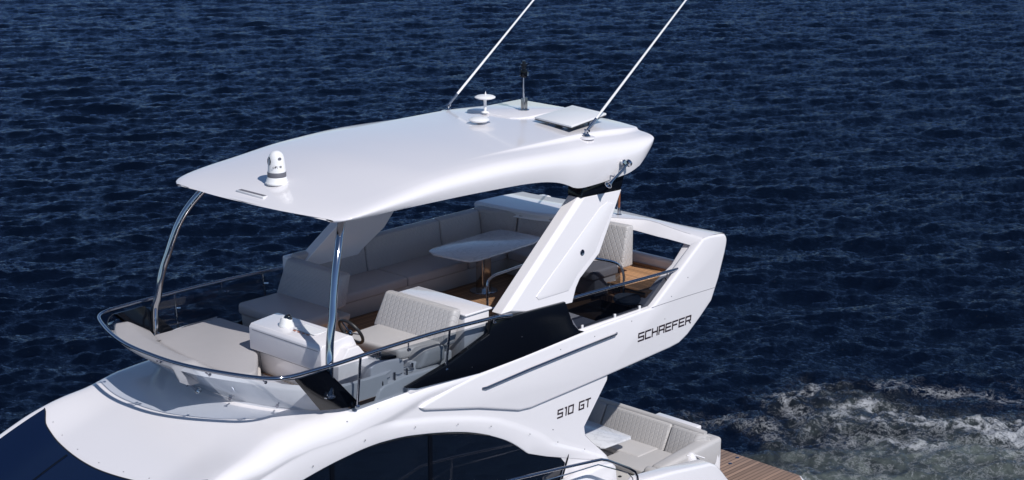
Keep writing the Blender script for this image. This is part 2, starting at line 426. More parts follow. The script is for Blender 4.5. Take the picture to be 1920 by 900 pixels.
    rid2 = mth('SUBTRACT', 1, mth('MULTIPLY', mth('ABSOLUTE', mth('SUBTRACT', web2, .5)), 6), clamp=True)
    pat = mth('ADD', mth('MULTIPLY', rid, .55), mth('ADD', mth('MULTIPLY', rid2, .28), mth('MULTIPLY', web2, .42)))
    fm = mth('SUBTRACT', mth('ADD', mth('MULTIPLY', pat, 1.25), mth('MULTIPLY', af.outputs['Fac'], .95)), 1.26)
    fmask = mth('MULTIPLY', mth('MULTIPLY', fm, 1.25, clamp=True), 1, clamp=True)
    gate = mth('MULTIPLY', af.outputs['Fac'], 5, clamp=True)
    fmask = mth('MULTIPLY', fmask, gate)
    mr = N(t, 'ShaderNodeMix', data_type='RGBA'); mr.inputs[6].default_value = (.0012, .0032, .0092, 1); mr.inputs[7].default_value = (.105, .125, .115, 1)
    cloud = noise(1.3, 7, .65, .8)
    am = mth('MULTIPLY', aa.outputs['Fac'], mth('MULTIPLY', mth('SUBTRACT', cloud, .22), 2.2, clamp=True), clamp=True)
    t.links.new(am, mr.inputs[0])
    m2 = N(t, 'ShaderNodeMix', data_type='RGBA'); t.links.new(fmask, m2.inputs[0]); t.links.new(mr.outputs[2], m2.inputs[6]); m2.inputs[7].default_value = (.50, .52, .55, 1)
    t.links.new(m2.outputs[2], p.inputs['Base Color'])
    rg = mth('ADD', mth('MULTIPLY', fmask, .5), .07); t.links.new(rg, p.inputs['Roughness'])
    p.inputs['IOR'].default_value = 1.33; p.inputs['Specular Tint'].default_value = (1, 1, 1, 1); p.inputs['Specular IOR Level'].default_value = 0
    t.links.new(bp2.outputs[0], p.inputs['Normal'])
    # sky reflection, cut down as through the polarised lens of the photograph
    gl = N(t, 'ShaderNodeBsdfGlossy'); gl.inputs['Color'].default_value = (.42, .50, .66, 1); t.links.new(rg, gl.inputs['Roughness']); t.links.new(bp2.outputs[0], gl.inputs['Normal'])
    frn = N(t, 'ShaderNodeFresnel'); frn.inputs[0].default_value = 1.33; t.links.new(bp2.outputs[0], frn.inputs['Normal'])
    ff = mth('MULTIPLY', mth('MINIMUM', frn.outputs[0], .55), mth('SUBTRACT', 1, mth('MULTIPLY', fmask, .8)))
    ms = N(t, 'ShaderNodeMixShader'); t.links.new(ff, ms.inputs[0]); t.links.new(p.outputs[0], ms.inputs[1]); t.links.new(gl.outputs[0], ms.inputs[2])
    t.links.new(ms.outputs[0], t.nodes['Material Output'].inputs['Surface'])
    me.materials.append(m)
    o = bpy.data.objects.new('sea', me); C.objects.link(o); tag(o, kind='structure')
build_sea()

# ================================================================ YACHT
yacht = thing('motor_yacht', 'white motor yacht with flybridge, long hardtop and dark side windows', 'yacht', (2.0, 0, WZ))

# ---- cabin superstructure ------------------------------------------------
T_TOP = [(-1, 2.98), (5.6, 2.99), (6.1, 2.95), (6.7, 2.74), (7.6, 2.465), (8.5, 2.12), (9.5, 1.68), (10.5, 1.22), (11.5, .92), (14, .8)]
W_TOP = [(-1, 1.93), (4.2, 1.93), (5.8, 1.95), (7, 1.97), (8, 1.96), (9, 1.82), (10, 1.5), (11, .85), (12, .5)]
RZ = [(-1, .10), (3.6, .10), (4.6, .24), (5.3, .30), (6.2, .26), (7, .15), (7.6, .10), (9, .10)]
RY = [(-1, .08), (3.6, .08), (4.6, .10), (5.0, .16), (5.4, .31), (6.2, .32), (7, .18), (7.6, .10), (9, .10)]
WIN = [(-.4, .70), (.0, .78), (.86, 1.16), (1.33, 1.38), (2.12, 1.76), (3.08, 2.11), (3.79, 2.285), (4.3, 2.37), (4.8, 2.40), (5.31, 2.37), (6.02, 2.27), (6.8, 2.05), (7.6, 1.7)]
BROW = [(-.2, .80), (.01, .87), (.26, 1.11), (.69, 1.41), (1.68, 1.85), (2.77, 2.27), (3.79, 2.53), (4.56, 2.65), (5.3, 2.68), (6.0, 2.62), (6.69, 2.48), (7.6, 2.2)]
AFT = [(-.7, -.15), (.3, -.14), (.6, -.12), (.85, -.02), (1.0, .14), (1.12, .27), (1.25, .42), (1.41, .56), (2.1, -.02), (3.0, -.02)]
WB = .03
def side_y(x, z):
    return sinterp(x, W_TOP) - .03
def roof_z(x, y):
    t_ = sinterp(x, T_TOP); w_ = sinterp(x, W_TOP)
    fc = .05 * (y / w_) ** 2 * sstep(7.2, 6.2, x) - .09 * sstep(5.9, 7.2, x) * sstep(.50, 1.0, abs(y) / w_)
    return t_ - fc
def cabin():
    xs = list(np.linspace(0, .35, 6)) + list(np.linspace(.45, 8.2, 118)) + list(np.linspace(8.3, 11.8, 30))
    half = []
    for x0 in xs:
        w_ = sinterp(x0, W_TOP); ry = sinterp(x0, RY); rz = sinterp(x0, RZ); row = []
        zc = roof_z(x0, w_ - ry)
        for y in np.linspace(0, w_ - ry, 18): row.append((x0, y, roof_z(x0, y)))
        for a in np.linspace(0, 90, 10)[1:]:
            y = w_ - ry + ry * math.sin(R(a)); z = zc - rz + rz * math.cos(R(a)); row.append([x0, y, z])
        zs = zc - rz
        zi = sinterp(x0, WIN); zo = min(sinterp(x0, BROW), zs - .02); zi = min(zi, zo - .10)
        side = [(z, -.03) for z in np.linspace(zs, zo, 14)[1:]]                       # wall above the arch
        side = [(z, -.03 * sstep(0, .14, zs - z)) for z, _ in side]
        y_at = side[-1][1]
        yb = max(y_at + .004, -.004); dd = yb - y_at
        side += [(zo - .02, y_at + .12 * dd), (zo - .05, y_at + .5 * dd), (zo - .08, y_at + .88 * dd), (zo - .11, yb)]
        side = [(z, y) for z, y in side if z > zi + .02]
        side += [(zi + .014, yb), (zi + .006, yb - .003), (zi + .001, yb - .012), (zi, -.045)]
        side += [(z, -.045) for z in np.linspace(zi, .1, 14)[1:]]
        while len(side) < 36: side.append((.1 - .01 * (36 - len(side)), -.045))
        for z, dy in side: row.append([x0, w_ + (dy if x0 > .80 or z > zi else -.012), z])
        out = []
        for k, p in enumerate(row):
            x, y, z = p
            if z < 2.9 and x0 < 4.0:                        # raked, rounded aft edge
                xa = interp(z, AFT); x = xa + (x0) * (4.0 - xa) / 4.0
            out.append(Vector((x, y, z)))
        half.append(out)
    # aft edge turned inward so the side reads as a thick moulding
    first = half[0]; turn = []
    for k, d in ((0, .02), (1, .05)): pass
    rowA = [Vector((p.x - .025, p.y - .03 if i > 18 else p.y, p.z)) for i, p in enumerate(first)]
    rowB = [Vector((p.x - .02, p.y - .16 if i > 18 else p.y, p.z)) for i, p in enumerate(first)]
    half = [rowB, rowA] + half
    full = []
    for row in half:
        full.append([Vector((p.x, -p.y, p.z)) for p in row[:0:-1]] + row)
    return grid_mesh('cabin', full, GEL, yacht, ang=50, flip=True)
cab = cabin()

# windshield glass following the roof surface
def C2(y):  # aft edge of the windshield
    return 7.73 - .34 * (abs(y) / 1.8) ** 1.8 - (.09 * sstep(1.45, 1.8, abs(y)))
rows = []
for a in np.linspace(0, 1, 26):
    row = []
    for y in np.linspace(-1, 1, 41):
        x1 = 10.4
        yy0 = y * 1.80; x0 = C2(yy0); x = x0 + (x1 - x0) * a
        w_ = sinterp(x, W_TOP); yy = y * min(1.80, w_ - sinterp(x, RY) * .6 - .02) 
        row.append((x, yy, roof_z(x, yy) + .008))
    rows.append(row)
grid_mesh('windshield', rows, WSHIELD, cab, ang=60)
rows = [[(p[0], p[1] if abs(p[1]) < .02 or True else 0, p[2] + .003) for p in r] for r in rows]
# slim dark seal along the aft edge
bm = tube([(C2(y * 1.80) + .004, y * 1.80, roof_z(C2(y * 1.80), y * 1.80) + .008) for y in np.linspace(-1, 1, 50)], .009, 6)
from_bm('windshield_seal', bm, DARK, cab)
# mullion on the windshield
for s in (-1, 1):
    from_bm('windshield_mullion', tube([(x, s * .62, roof_z(x, .62) + .012) for x in np.linspace(C2(.6) + .05, 9.9, 14)], .012, 6), BLACK, cab)

# side windows: forward, middle, aft pane on each side
def strip(xa, xb, s, n=26, inset=.012, zb=None):
    top = []; bot = []
    for x in np.linspace(xa, xb, n):
        zt = sinterp(x, WIN) - .012
        top.append((x, zt)); 
    return top
def window(xa, xb, s, aft=False):
    rows = []
    for k in np.linspace(0, 1, 14):
        row = []
        for x in np.linspace(xa, xb, 30):
            zt = sinterp(x, WIN) - .006; zb = .74
            xx = x
            z = zt + (zb - zt) * k
            if aft:
                sh = (x - xb) / (xa - xb); xx = x + sh * .17 * k * 1.0
            row.append((xx, s * (sinterp(x, W_TOP) - .03 + .006), z))
        rows.append(row)
    f = bpy.data.objects
    return grid_mesh('window', rows, SIDEGL, cab, ang=60, flip=(s > 0))
for s in (1, -1):
    window(.88, 3.66, s, aft=True); window(3.72, 5.42, s); window(5.48, 7.5, s)
    bm = bmesh.new()
    for xx in (3.69, 5.45):
        zt = sinterp(xx, WIN) - .01; y = s * (sinterp(xx, W_TOP) - .022)
        join(bm, box((xx - .035, y - .012, .74), (xx + .035, y + .012, zt)))
    path = [(x, s * (sinterp(x, W_TOP) - .018), sinterp(x, WIN) - .008) for x in np.linspace(7.4, .87, 50)] + [(.90, s * 1.93, 1.1), (1.05, s * 1.93, .74)]
    tube(path, .013, 6, bm)
    from_bm('window_frame', bm, BLACK, cab)

# small deck screws dotting the edge of the mouldings
def screws(pts, name='screw', parent=yacht, r=.008):
    for p, n in pts: from_bm(name, lathe([(r, -.004), (r, .003), (r * .5, .006)], p, 8, n), FITTING, parent)
sp = [((x, sinterp(x, W_TOP) + .026, sinterp(x, WIN) + .13), (0, 1, 0)) for x in (.55, 1.15, 1.75, 2.55, 3.2, 4.0, 4.9, 5.8)]
sp += [((C2(y) - .10, y, roof_z(C2(y) - .1, y)), (.3, 0, 1)) for y in (-1.45, -1.1, -.6, -.05, .45, .9, 1.3)]
sp += [((x, 1.951, z), (0, 1, 0)) for x, z in ((-1.3, 2.75), (-.5, 2.9), (.35, 2.86), (1.1, 2.84), (-1.85, 3.3), (-1.45, 3.08))]
sp += [((x, 1.934, z), (0, 1, 0)) for x, z in ((2.9, 3.02), (1.9, 3.22), (2.9, 3.02))]
sp += [((4.62, 1.90, 2.87), (.0, 1, .4)), ((5.15, 1.90, 2.84), (0, 1, .4)), ((1.2, 1.905, 1.62), (0, 1, 0))]
screws(sp)

# ---- flybridge wings, sills, struts ---------------------------------------
for s in (1, -1):
    def mp(co, s=s): return (co.x, co.y * s, co.z)
    wing = [(3.90, 2.69), (3.80, 2.63), (2.77, 2.38), (1.95, 2.125), (1.70, 2.10), (.87, 2.13), (.1, 2.16), (-1.45, 2.235), (-1.68, 2.26), (-1.89, 2.35), (-2.20, 2.56), (-2.49, 2.78),
            (-2.66, 3.12), (-2.80, 3.50), (-2.84, 3.64), (-2.85, 3.72), (-2.82, 3.79), (-2.75, 3.83), (-2.4, 3.86), (-2.23, 3.85), (-1.01, 3.0), (.60, 2.975), (2.36, 2.90), (2.76, 2.885), (3.21, 2.83), (3.78, 2.735)]
    bm = prism(wing, 'y', 1.78, 1.95, .038, 4, mp)
    wg = from_bm('flybridge_side', bm, GEL, yacht, ang=40)
    # inner chamfer strip facing forward on the strut, and the sill ledge
    bm = prism([(-.98, 3.0), (-1.49, 3.29), (-1.84, 3.45), (-2.15, 3.73), (-2.3, 3.86), (-2.45, 3.6), (-2.0, 3.0)], 'y', 1.62, 1.83, .02, 3, mp)
    from_bm('strut_liner', bm, GEL, wg)
    bm = box((-1.6, 1.74 * s, 2.90), (4.05, 1.90 * s, 3.003), .03)
    from_bm('sill', bm, GEL, wg)
    # panel joint line on the aft quarter
    bm = tube([(-.98, s * 1.9505, 3.005), (-1.8, s * 1.9505, 3.0), (-2.55, s * 1.9505, 2.985)], .0035, 5)
    from_bm('joint_line', bm, GREYBAND, wg)
    # black trim panel between sill and arch leg
    blk = [(4.12, 3.03), (3.93, 2.975), (2.75, 2.89), (1.87, 2.905), (.55, 2.98), (.68, 3.03), (.80, 3.15), (.90, 3.35), (.98, 3.53), (2.18, 3.575), (2.50, 3.60), (2.56, 3.42), (3.3, 3.19)]
    bm = prism(blk, 'y', 1.85, 1.935, .012, 2, mp)
    from_bm('black_side_panel', bm, BLACK, wg)
    # hardtop arch leg with recessed face panel
    def lg(co, s=s):
        k = (co.z - 3.5) / 1.45
        return (co.x + ((.95 + .14 * (2.2 - co.x) - .20 * max(0, k)) if s < 0 else 0), (co.y - .20 * k) * s, co.z)
    leg = [(.82, 3.50), (.71, 3.66), (.62, 3.76), (.20, 4.02), (-.54, 4.90), (.38, 4.94), (2.22, 3.585)]
    leg = [(.80, 3.47), (.69, 3.67), (.59, 3.78), (.12, 4.06), (-.50, 4.90), (.42, 4.93), (2.22, 3.60), (1.96, 3.54)]
    bm = prism(leg, 'y', 1.66, 1.90, 0, 1)
    es = [e for e in bm.edges if all(v.co.y > 1.85 for v in e.verts) and min(v.co.x for v in e.verts) > .41 and max(v.co.x for v in e.verts) > 2.1]
    bmesh.ops.bevel(bm, geom=es, offset=.06, segments=1, affect='EDGES')
    bev(bm, .010, 2)
    for v in bm.verts: v.co = Vector(lg(v.co))
    al = from_bm('arch_leg', bm, GEL, yacht, ang=8)
    pan = [(.86, 3.66), (.76, 3.74), (.66, 3.84), (.22, 4.10), (-.30, 4.72), (-.16, 4.78), (.02, 4.72), (1.55, 3.72), (1.50, 3.66)]
    bm = prism(pan, 'y', 1.88, 1.908, .008, 3)
    for v in bm.verts: v.co = Vector(lg(v.co))
    from_bm('leg_panel', bm, GEL, al)
    bm = prism([(-.48, 4.89), (.41, 4.925), (.36, 5.10), (-.64, 5.16)], 'y', 1.62, 1.91, .03, 3)
    for v in bm.verts: v.co = Vector(lg(v.co))
    from_bm('black_collar', bm, BLACK, al)
    # small courtesy light recessed in the leg
    bm = lathe([(.030, -.01), (.046, .004), (.040, .008), (.02, .004)], lg(Vector((.50, 1.912, 4.15))), 20, (0, s, .1))
    co = from_bm('courtesy_light', bm, DSTEEL, al)
    # rub rail on the outside of the wing
    bm = tube([(2.72, s * 1.955, 2.665), (2.66, s * 1.985, 2.672), (1.8, s * 1.99, 2.725), (.8, s * 1.99, 2.765), (-.1, s * 1.99, 2.795), (-.15, s * 1.955, 2.795)], .016, 10)
    from_bm('rub_rail', bm, DSTEEL, yacht)

# ---- stern beam and aft coaming -------------------------------------------
def ring(y):   # section of the stern beam in x,z at station y
    if y > 0:
        cx = interp(y, [(0, -1.56), (.4, -1.84), (.85, -2.15), (1.3, -2.13), (1.6, -2.14), (1.95, -2.22)]); cz = interp(y, [(0, 4.0), (.3, 3.985), (1.1, 3.96), (1.6, 3.905), (1.95, 3.85)])
        fx = interp(y, [(0, -1.52), (.4, -1.78), (.75, -1.93), (1.3, -1.97), (1.9, -2.12)]); fb = interp(y, [(0, 3.85), (.7, 3.84), (1.4, 3.795), (1.9, 3.73)])
        rx = interp(y, [(0, -2.46), (.8, -2.50), (1.3, -2.56), (1.7, -2.68), (1.95, -2.80)]); rz_ = interp(y, [(0, 3.95), (.7, 3.93), (1.3, 3.90), (1.7, 3.87), (1.95, 3.84)])
    else:
        fx = interp(y, [(-1.95, -1.04), (-1.0, -1.10), (-.6, -1.18), (-.3, -1.34), (0, -1.52)]); cx = fx - .04; cz = 3.995; fb = 3.88
        rx = -2.46 + .18 * sstep(.2, 1.9, -y); rz_ = 3.96
    return [(fx, fb), (fx - .02 * 1, fb + .03), (cx + .03, cz - .03), (cx - .01, cz), (cx - .04, cz + .002), ((cx + rx) / 2, (cz + rz_) / 2 + .012), (rx + .05, rz_), (rx, rz_ - .03), (rx - .02, rz_ - .10), (rx + .01, fb - .05), (rx + .1, fb - .05)]
pts = []
for y in list(np.linspace(-1.93, -1.5, 6)) + list(np.linspace(-1.4, 1.4, 20)) + list(np.linspace(1.5, 1.93, 6)):
    r_ = ring(y); pts.append([(p[0], y, p[1]) for p in r_ + [r_[0]]])
sb = grid_mesh('stern_beam', pts, GEL, yacht, ang=35, flip=False)
bm = tube([(ring(y)[3][0] - .012, y, ring(y)[3][1] + .001) for y in np.linspace(-.2, 1.72, 20)], .003, 5)
from_bm('joint_line', bm, GREYBAND, sb)
bm = box((-2.42, -1.9, 2.95), (-2.27, 1.85, 3.345), .05, 4)
from_bm('rear_coaming', bm, GEL2, yacht)
# inner liner on the starboard side behind the sofa
bm = box((-2.3, -1.93, 2.6), (3.05, -1.80, 3.90), .03)
from_bm('starboard_liner', bm, GEL, yacht)

# ---- flybridge floor -------------------------------------------------------
bm = bmesh.new()
for c0, c1 in (((-2.3, -1.8, 2.9), (5.0, .86, 3.0)), ((-2.3, .86, 2.9), (-1.02, 1.8, 3.0)), ((1.6, .86, 2.9), (5.0, 1.8, 3.0))): join(bm, box(c0, c1))
from_bm('flybridge_deck', bm, TEAK, yacht)
# stairwell: treads going down inside the port side
bm = bmesh.new()
for k in range(2): join(bm, box((1.5 - k * .3, .9, 2.72 - k * .2), (1.2 - k * .3, 1.72, 2.78 - k * .2)))
join(bm, box((-1.02, .86, 2.35), (1.6, .90, 2.9))); join(bm, box((-1.06, .86, 2.35), (-1.02, 1.8, 2.9))); join(bm, box((-1.02, .86, 2.33), (1.6, 1.8, 2.38)))
from_bm('stairwell', bm, simple('stair_brown', (.03, .02, .016), .6), yacht)
# underside of the flybridge overhang and lower bulkhead of the saloon
bm = box((-2.0, -1.85, 2.32), (4.9, .85, 2.9)); join(bm, box((-1.7, .85, 2.36), (-1.1, 1.82, 2.9))); join(bm, box((1.65, .85, 2.3), (4.9, 1.82, 2.9)))
from_bm('flybridge_underside', bm, GEL2, yacht)
bm = box((.55, -1.75, -.3), (.62, 1.75, 2.35)); from_bm('saloon_door', bm, SIDEGL, yacht)

# ---- forward coaming and windscreen ---------------------------------------
def plan(pts, n=10): return spline(pts, n)
railp = [(2.15, 1.965, 3.60), (2.4, 1.985, 3.645), (2.55, 1.99, 3.66), (3.44, 1.99, 3.70), (4.1, 2.0, 3.715), (4.8, 2.01, 3.72), (5.4, 2.02, 3.715), (5.80, 2.0, 3.715), (6.12, 1.97, 3.715), (6.32, 1.86, 3.715), (6.47, 1.60, 3.715), (6.66, 1.08, 3.715), (6.78, .55, 3.715), (6.81, 0, 3.715)]
rail_full = railp + [(x, -y, z) for x, y, z in railp[-2::-1]]
path = spline(rail_full, 8)
hr = from_bm('windscreen_rail', tube(path, .027, 14), DSTEEL2, yacht)
# base curve on the cabin roof
def base_pt(t):   # t in -1..1 around the front
    y = 1.86 * math.sin(t * math.pi / 2) if False else None
basep = [(4.9, 1.855, 3.0), (5.15, 1.83, 3.01), (5.45, 1.66, 3.015), (5.70, 1.40, 3.02), (5.88, 1.05, 3.02), (6.02, .55, 3.02), (6.07, 0, 3.02)]
topp = [(5.55, 1.97, 3.66), (5.80, 1.965, 3.655), (6.07, 1.93, 3.655), (6.38, 1.58, 3.655), (6.58, 1.07, 3.655), (6.70, .55, 3.655), (6.73, 0, 3.655)]
def full(p): return p + [(x, -y, z) for x, y, z in p[-2::-1]]
B = spline(full(basep), 8); Tt = spline(full(topp), 8); nB = len(B)
i0 = 18; i1 = nB - 1 - 18                         # front glass between corner pillars
def ruled(name, a, b, mat, par, th=.008):
    rows = [[A.lerp(Bq, k) for k in np.linspace(0, 1, 6)] for A, Bq in zip(a, b)]
    o = grid_mesh(name, rows, mat, par, ang=60); return o
ws = ruled('windscreen_glass', B[15:nB - 15], Tt[15:nB - 15], CLEAR, yacht)
from_bm('glass_edge', tube(Tt[15:nB - 15], .006, 6), DARK, ws)
# black corner pillars
for a, b in ((0, 15), (nB - 16, nB - 1)):
    seq = range(a, b + 1)
    rows = []
    ou = [[B[i].lerp(Tt[i], k) for k in np.linspace(0, 1, 6)] for i in seq]
    for r_ in ou: rows.append([p + Vector((.012, .012 * (1 if p.y > 0 else -1), 0)) for p in r_] + [p - Vector((.025, .025 * (1 if p.y > 0 else -1), 0)) for p in r_[::-1]] + [r_[0] + Vector((.012, .012 * (1 if r_[0].y > 0 else -1), 0))])
    grid_mesh('corner_pillar', rows, BLACK, yacht, ang=40)
# side glass (port and starboard)
for s in (1, -1):
    g = [(5.02, 2.93), (3.95, 2.93), (3.3, 3.17), (2.56, 3.41), (2.50, 3.60), (5.56, 3.655)]
    bm = bmesh.new(); bm.faces.new([bm.verts.new((x_, (1.872 + (z_ - 3.0) * .15) * s, z_)) for x_, z_ in g])
    from_bm('side_glass', bm, SMOKED, yacht)
    bm = tube([(3.95, s * 1.872, 2.995), (3.3, s * 1.90, 3.172), (2.56, s * 1.935, 3.41)], .008, 6); from_bm('side_glass_trim', bm, DARK, yacht)
    for (px, zb) in ((4.98, 3.0), (3.38, 3.10)):
        bm = tube([(px, s * 1.91, zb), (px, s * 1.995, 3.70)], .018, 10); join(bm, lathe([(.035, 0), (.035, .012), (.02, .03)], (px, s * 1.91, zb), 16))
        for zz in (.2, .72):
            pz = zb + (3.7 - zb) * zz; join(bm, tube([(px, s * (1.91 + .08 * zz), pz), (px - .05, s * (1.86 + .08 * zz), pz)], .016, 8))
        from_bm('rail_stanchion', bm, STEEL, yacht)
    for px in (4.14, 2.52):
        bm = tube([(px, s * 1.995, 3.69), (px, s * 1.99, 3.58), (px - .05, s * 1.95, 3.56)], .010, 8); join(bm, lathe([(.02, -.02), (.02, .02)], (px - .06, s * 1.94, 3.56), 12, (1, 0, 0)))
        from_bm('rail_bracket', bm, DSTEEL, yacht)
# clips holding the windscreen
for t_ in (22, 34, 47, nB // 2, nB - 35):
    if t_ >= nB: continue
    P = Tt[t_]; Q = B[t_]; d = (Q - P).normalized(); out = Vector((P.x - 4, P.y, 0)).normalized()
    bm = tube([P + Vector((0, 0, .05)) + out * .05, P + out * .03, P + d * .06 + out * .02], .009, 8); join(bm, lathe([(.018, -.012), (.018, .014)], P + d * .07 + out * .012, 12, out))
    from_bm('windscreen_clip', bm, DSTEEL, yacht)
for t_ in (26, 38, 50, nB - 30):
    P = B[t_].lerp(Tt[t_], .12); out = Vector((P.x - 4, P.y, -.3)).normalized()
    bm = tube([P - out * .08, P + out * .02], .010, 8); join(bm, lathe([(.022, 0), (.022, .02)], P + out * .005, 12, out))
    from_bm('windscreen_clip', bm, DSTEEL, yacht)
# searchlight-like prop strut under the rail on the centre
bm = tube([(6.10, .02, 3.03), (6.62, .02, 3.60)], .022, 10); join(bm, lathe([(.045, 0), (.045, .02), (.025, .05)], (6.10, .02, 3.02), 16, (.3, 0, 1)))
from_bm('windscreen_prop', bm, STEEL, yacht)

# white front moulding inside the screen (under sunpad)
ins = full([(4.3, 1.80, 0), (5.05, 1.76, 0), (5.32, 1.60, 0), (5.55, 1.34, 0), (5.72, 1.0, 0), (5.86, .52, 0), (5.90, 0, 0)])
ii = spline(ins, 6); rows = []
for p in ii:
    e = sstep(.85, .50, p.y) * sstep(-1.90, -1.84, p.y) * sstep(5.45, 5.78, p.x); ay = abs(p.y)
    xb = 6.68 - .12 * ay ** 2 - .12 * sstep(1.3, 1.9, ay)
    def L_(u, v): return u + (v - u) * e
    rows.append([Vector((p.x, p.y, 2.98)), Vector((p.x + .03, p.y * 1.005, 3.05)), Vector((L_(p.x + .08, (p.x + xb) / 2 - .02), p.y * 1.01, L_(3.24, 3.25))), Vector((L_(p.x + .07, xb - .12), p.y * 1.01, L_(3.27, 3.50))), Vector((L_(p.x - .05, xb - .22), p.y * .99, L_(3.285, 3.52)))])
grid_mesh('front_coaming', rows, GEL2, yacht, ang=40)

# ---- hardtop ---------------------------------------------------------------
HZB = [(0, 5.55), (.05, 5.42), (.085, 5.30), (.12, 5.20), (.17, 5.13), (.25, 5.10), (.32, 5.24), (.37, 5.31), (.42, 5.36), (.5, 5.395), (.7, 5.42), (.9, 5.42), (1, 5.36)]
HZB = [(0, 5.50), (.03, 5.40), (.06, 5.26), (.09, 5.19), (.12, 5.15), (.27, 5.11), (.30, 5.13), (.335, 5.22), (.37, 5.29), (.42, 5.345), (.5, 5.385), (.7, 5.42), (.9, 5.43), (.97, 5.42), (1, 5.40)]
HZT = [(0, 5.70), (.04, 5.745), (.12, 5.79), (.25, 5.83), (.5, 5.83), (.7, 5.785), (.85, 5.665), (.93, 5.57), (.96, 5.52), (.985, 5.47), (1, 5.44)]
HW = [(0, 1.70), (.02, 1.765), (.08, 1.82), (.2, 1.83), (.5, 1.84), (.8, 1.80), (.90, 1.79), (.94, 1.775), (.972, 1.735), (.99, 1.665), (1, 1.56)]
def hx(u, yn):
    xa = -1.42 + .17 * abs(yn) ** 3; xf = 5.22 - .22 * abs(yn) ** 2
    return xa + (xf - xa) * u
us = [0, .004, .012, .025, .045, .07] + list(np.linspace(.09, .4, 22)) + list(np.linspace(.42, .92, 24)) + [.94, .955, .968, .978, .986, .992, .996, 1]
rows = []
for u in us:
    w_ = sinterp(u, HW); zt = sinterp(u, HZT); zb = sinterp(u, HZB); row = []
    hgt = zt - zb
    zu = max(zb + .04, min(5.50, zt - .12)) if u > .03 else zb + .02
    zu = min(zu, zt - .01)
    top = []
    step = .08 * sstep(.62, .12, u) * (.55 + .45 * sstep(0, .10, u))                     # soft shoulder line fading out forward
    for yn in np.linspace(0, .74, 14): top.append((yn, zt - .05 * (yn / .78) ** 2 * sstep(0, .3, hgt)))
    zs = top[-1][1]
    for yn, k in ((.752, .002), (.762, .018), (.774, .034), (.80, .040)):
        top.append((yn, zs - .012 * 0 - k * (step / .045) - (yn - .74) * .15 * min(1, hgt * 3)))
    z0 = top[-1][1]; zm = zb + .05
    sp_ = [(.90, .06), (.945, .13), (.975, .23), (.992, .34), (1.0, .46), (1.0, .60), (.996, .75), (.990, .89), (.984, 1.0)]
    for yn, f in sp_: top.append((yn, z0 + (zb - z0) * f))
    und = [(.975, zb - .004), (.955, zb + .01), (.93, zb + .4 * (zu - zb)), (.91, zu), (.6, zu + .01), (0, zu + .02)]
    prof = top + und
    row = [(hx(u, yn), yn * w_, z) for yn, z in prof]
    full_ = [(x + .16 * u ** 8 * abs(y) / 1.7, -y, z) for x, y, z in row[::-1]][:-1] + row[:-1]
    full_.append(full_[0])
    rows.append(full_)
ht = grid_mesh('hardtop', rows, GEL, yacht, ang=60, flip=False)
# close the two ends
bm = bmesh.new(); bm.from_mesh(ht.data); bmesh.ops.remove_doubles(bm, verts=bm.verts, dist=.0005)
for yv in (0,):
    be = [e for e in bm.edges if e.is_boundary]
    bmesh.ops.contextual_create(bm, geom=be) if False else bmesh.ops.holes_fill(bm, edges=be, sides=0)
bmesh.ops.recalc_face_normals(bm, faces=bm.faces); bm.to_mesh(ht.data); bm.free(); ht.data.shade_smooth(); ht.data.set_sharp_from_angle(angle=R(50))
def top_z(x, y):
    u = (x + 1.42) / (5.22 + 1.42); yn = abs(y) / sinterp(u, HW)
    u = (x - (-1.42 + .17 * yn ** 3)) / ((5.22 - .22 * yn ** 2) - (-1.42 + .17 * yn ** 3))
    zt = sinterp(u, HZT); z = zt - .05 * (min(yn, .74) / .78) ** 2
    if yn > .74: z -= .07 * sstep(.62, .12, u) * min(1, (yn - .74) / .09)
    return z
# raised plinth for the aft electronics
bm = prism([(.10, -.95), (.12, .0), (.02, .12), (-.15, .16), (-.95, .16), (-1.1, .05), (-1.1, -.95)], 'z', 5.74, 5.845, .03, 3)
from_bm('equipment_plinth', bm, GEL, ht)
# louvred vent plate at the front
vz = top_z(5.0, -.1)
bm = box((4.965, -.36, vz - .03), (5.06, .22, vz + .012), .01, 2); vp = from_bm('vent_plate', bm, GEL2, ht)
vp.rotation_euler = (0, 0, 0)
bm = bmesh.new()
for k in range(26): join(bm, box((4.975, -.33 + k * .0205, vz + .008), (5.035, -.322 + k * .0205, vz + .016)))
from_bm('vent_slots', bm, GREYBAND, ht)

# hardtop front poles
PP = [(5.42, 1.88, 3.25), (5.40, 1.875, 3.6), (5.36, 1.838, 3.8), (5.325, 1.82, 4.0), (5.27, 1.80, 4.2), (5.21, 1.755, 4.4), (5.15, 1.715, 4.6), (5.08, 1.67, 4.8), (4.98, 1.605, 5.0), (4.85, 1.505, 5.2), (4.69, 1.38, 5.40), (4.6, 1.32, 5.47)]
for s in (1, -1):
    bm = tube(spline([(x, y * s, z) for x, y, z in PP], 4), .052, 18); join(bm, lathe([(.08, 0), (.08, .015), (.06, .03)], (5.42, 1.88 * s, 3.24), 20))
    po = from_bm('hardtop_pole', bm, STEEL, yacht)
    bm = tube([(5.42, 1.83 * s, 3.62), (5.50, 1.74 * s, 3.38), (5.50, 1.74 * s, 3.28)], .018, 10); from_bm('pole_brace', bm, STEEL, po)

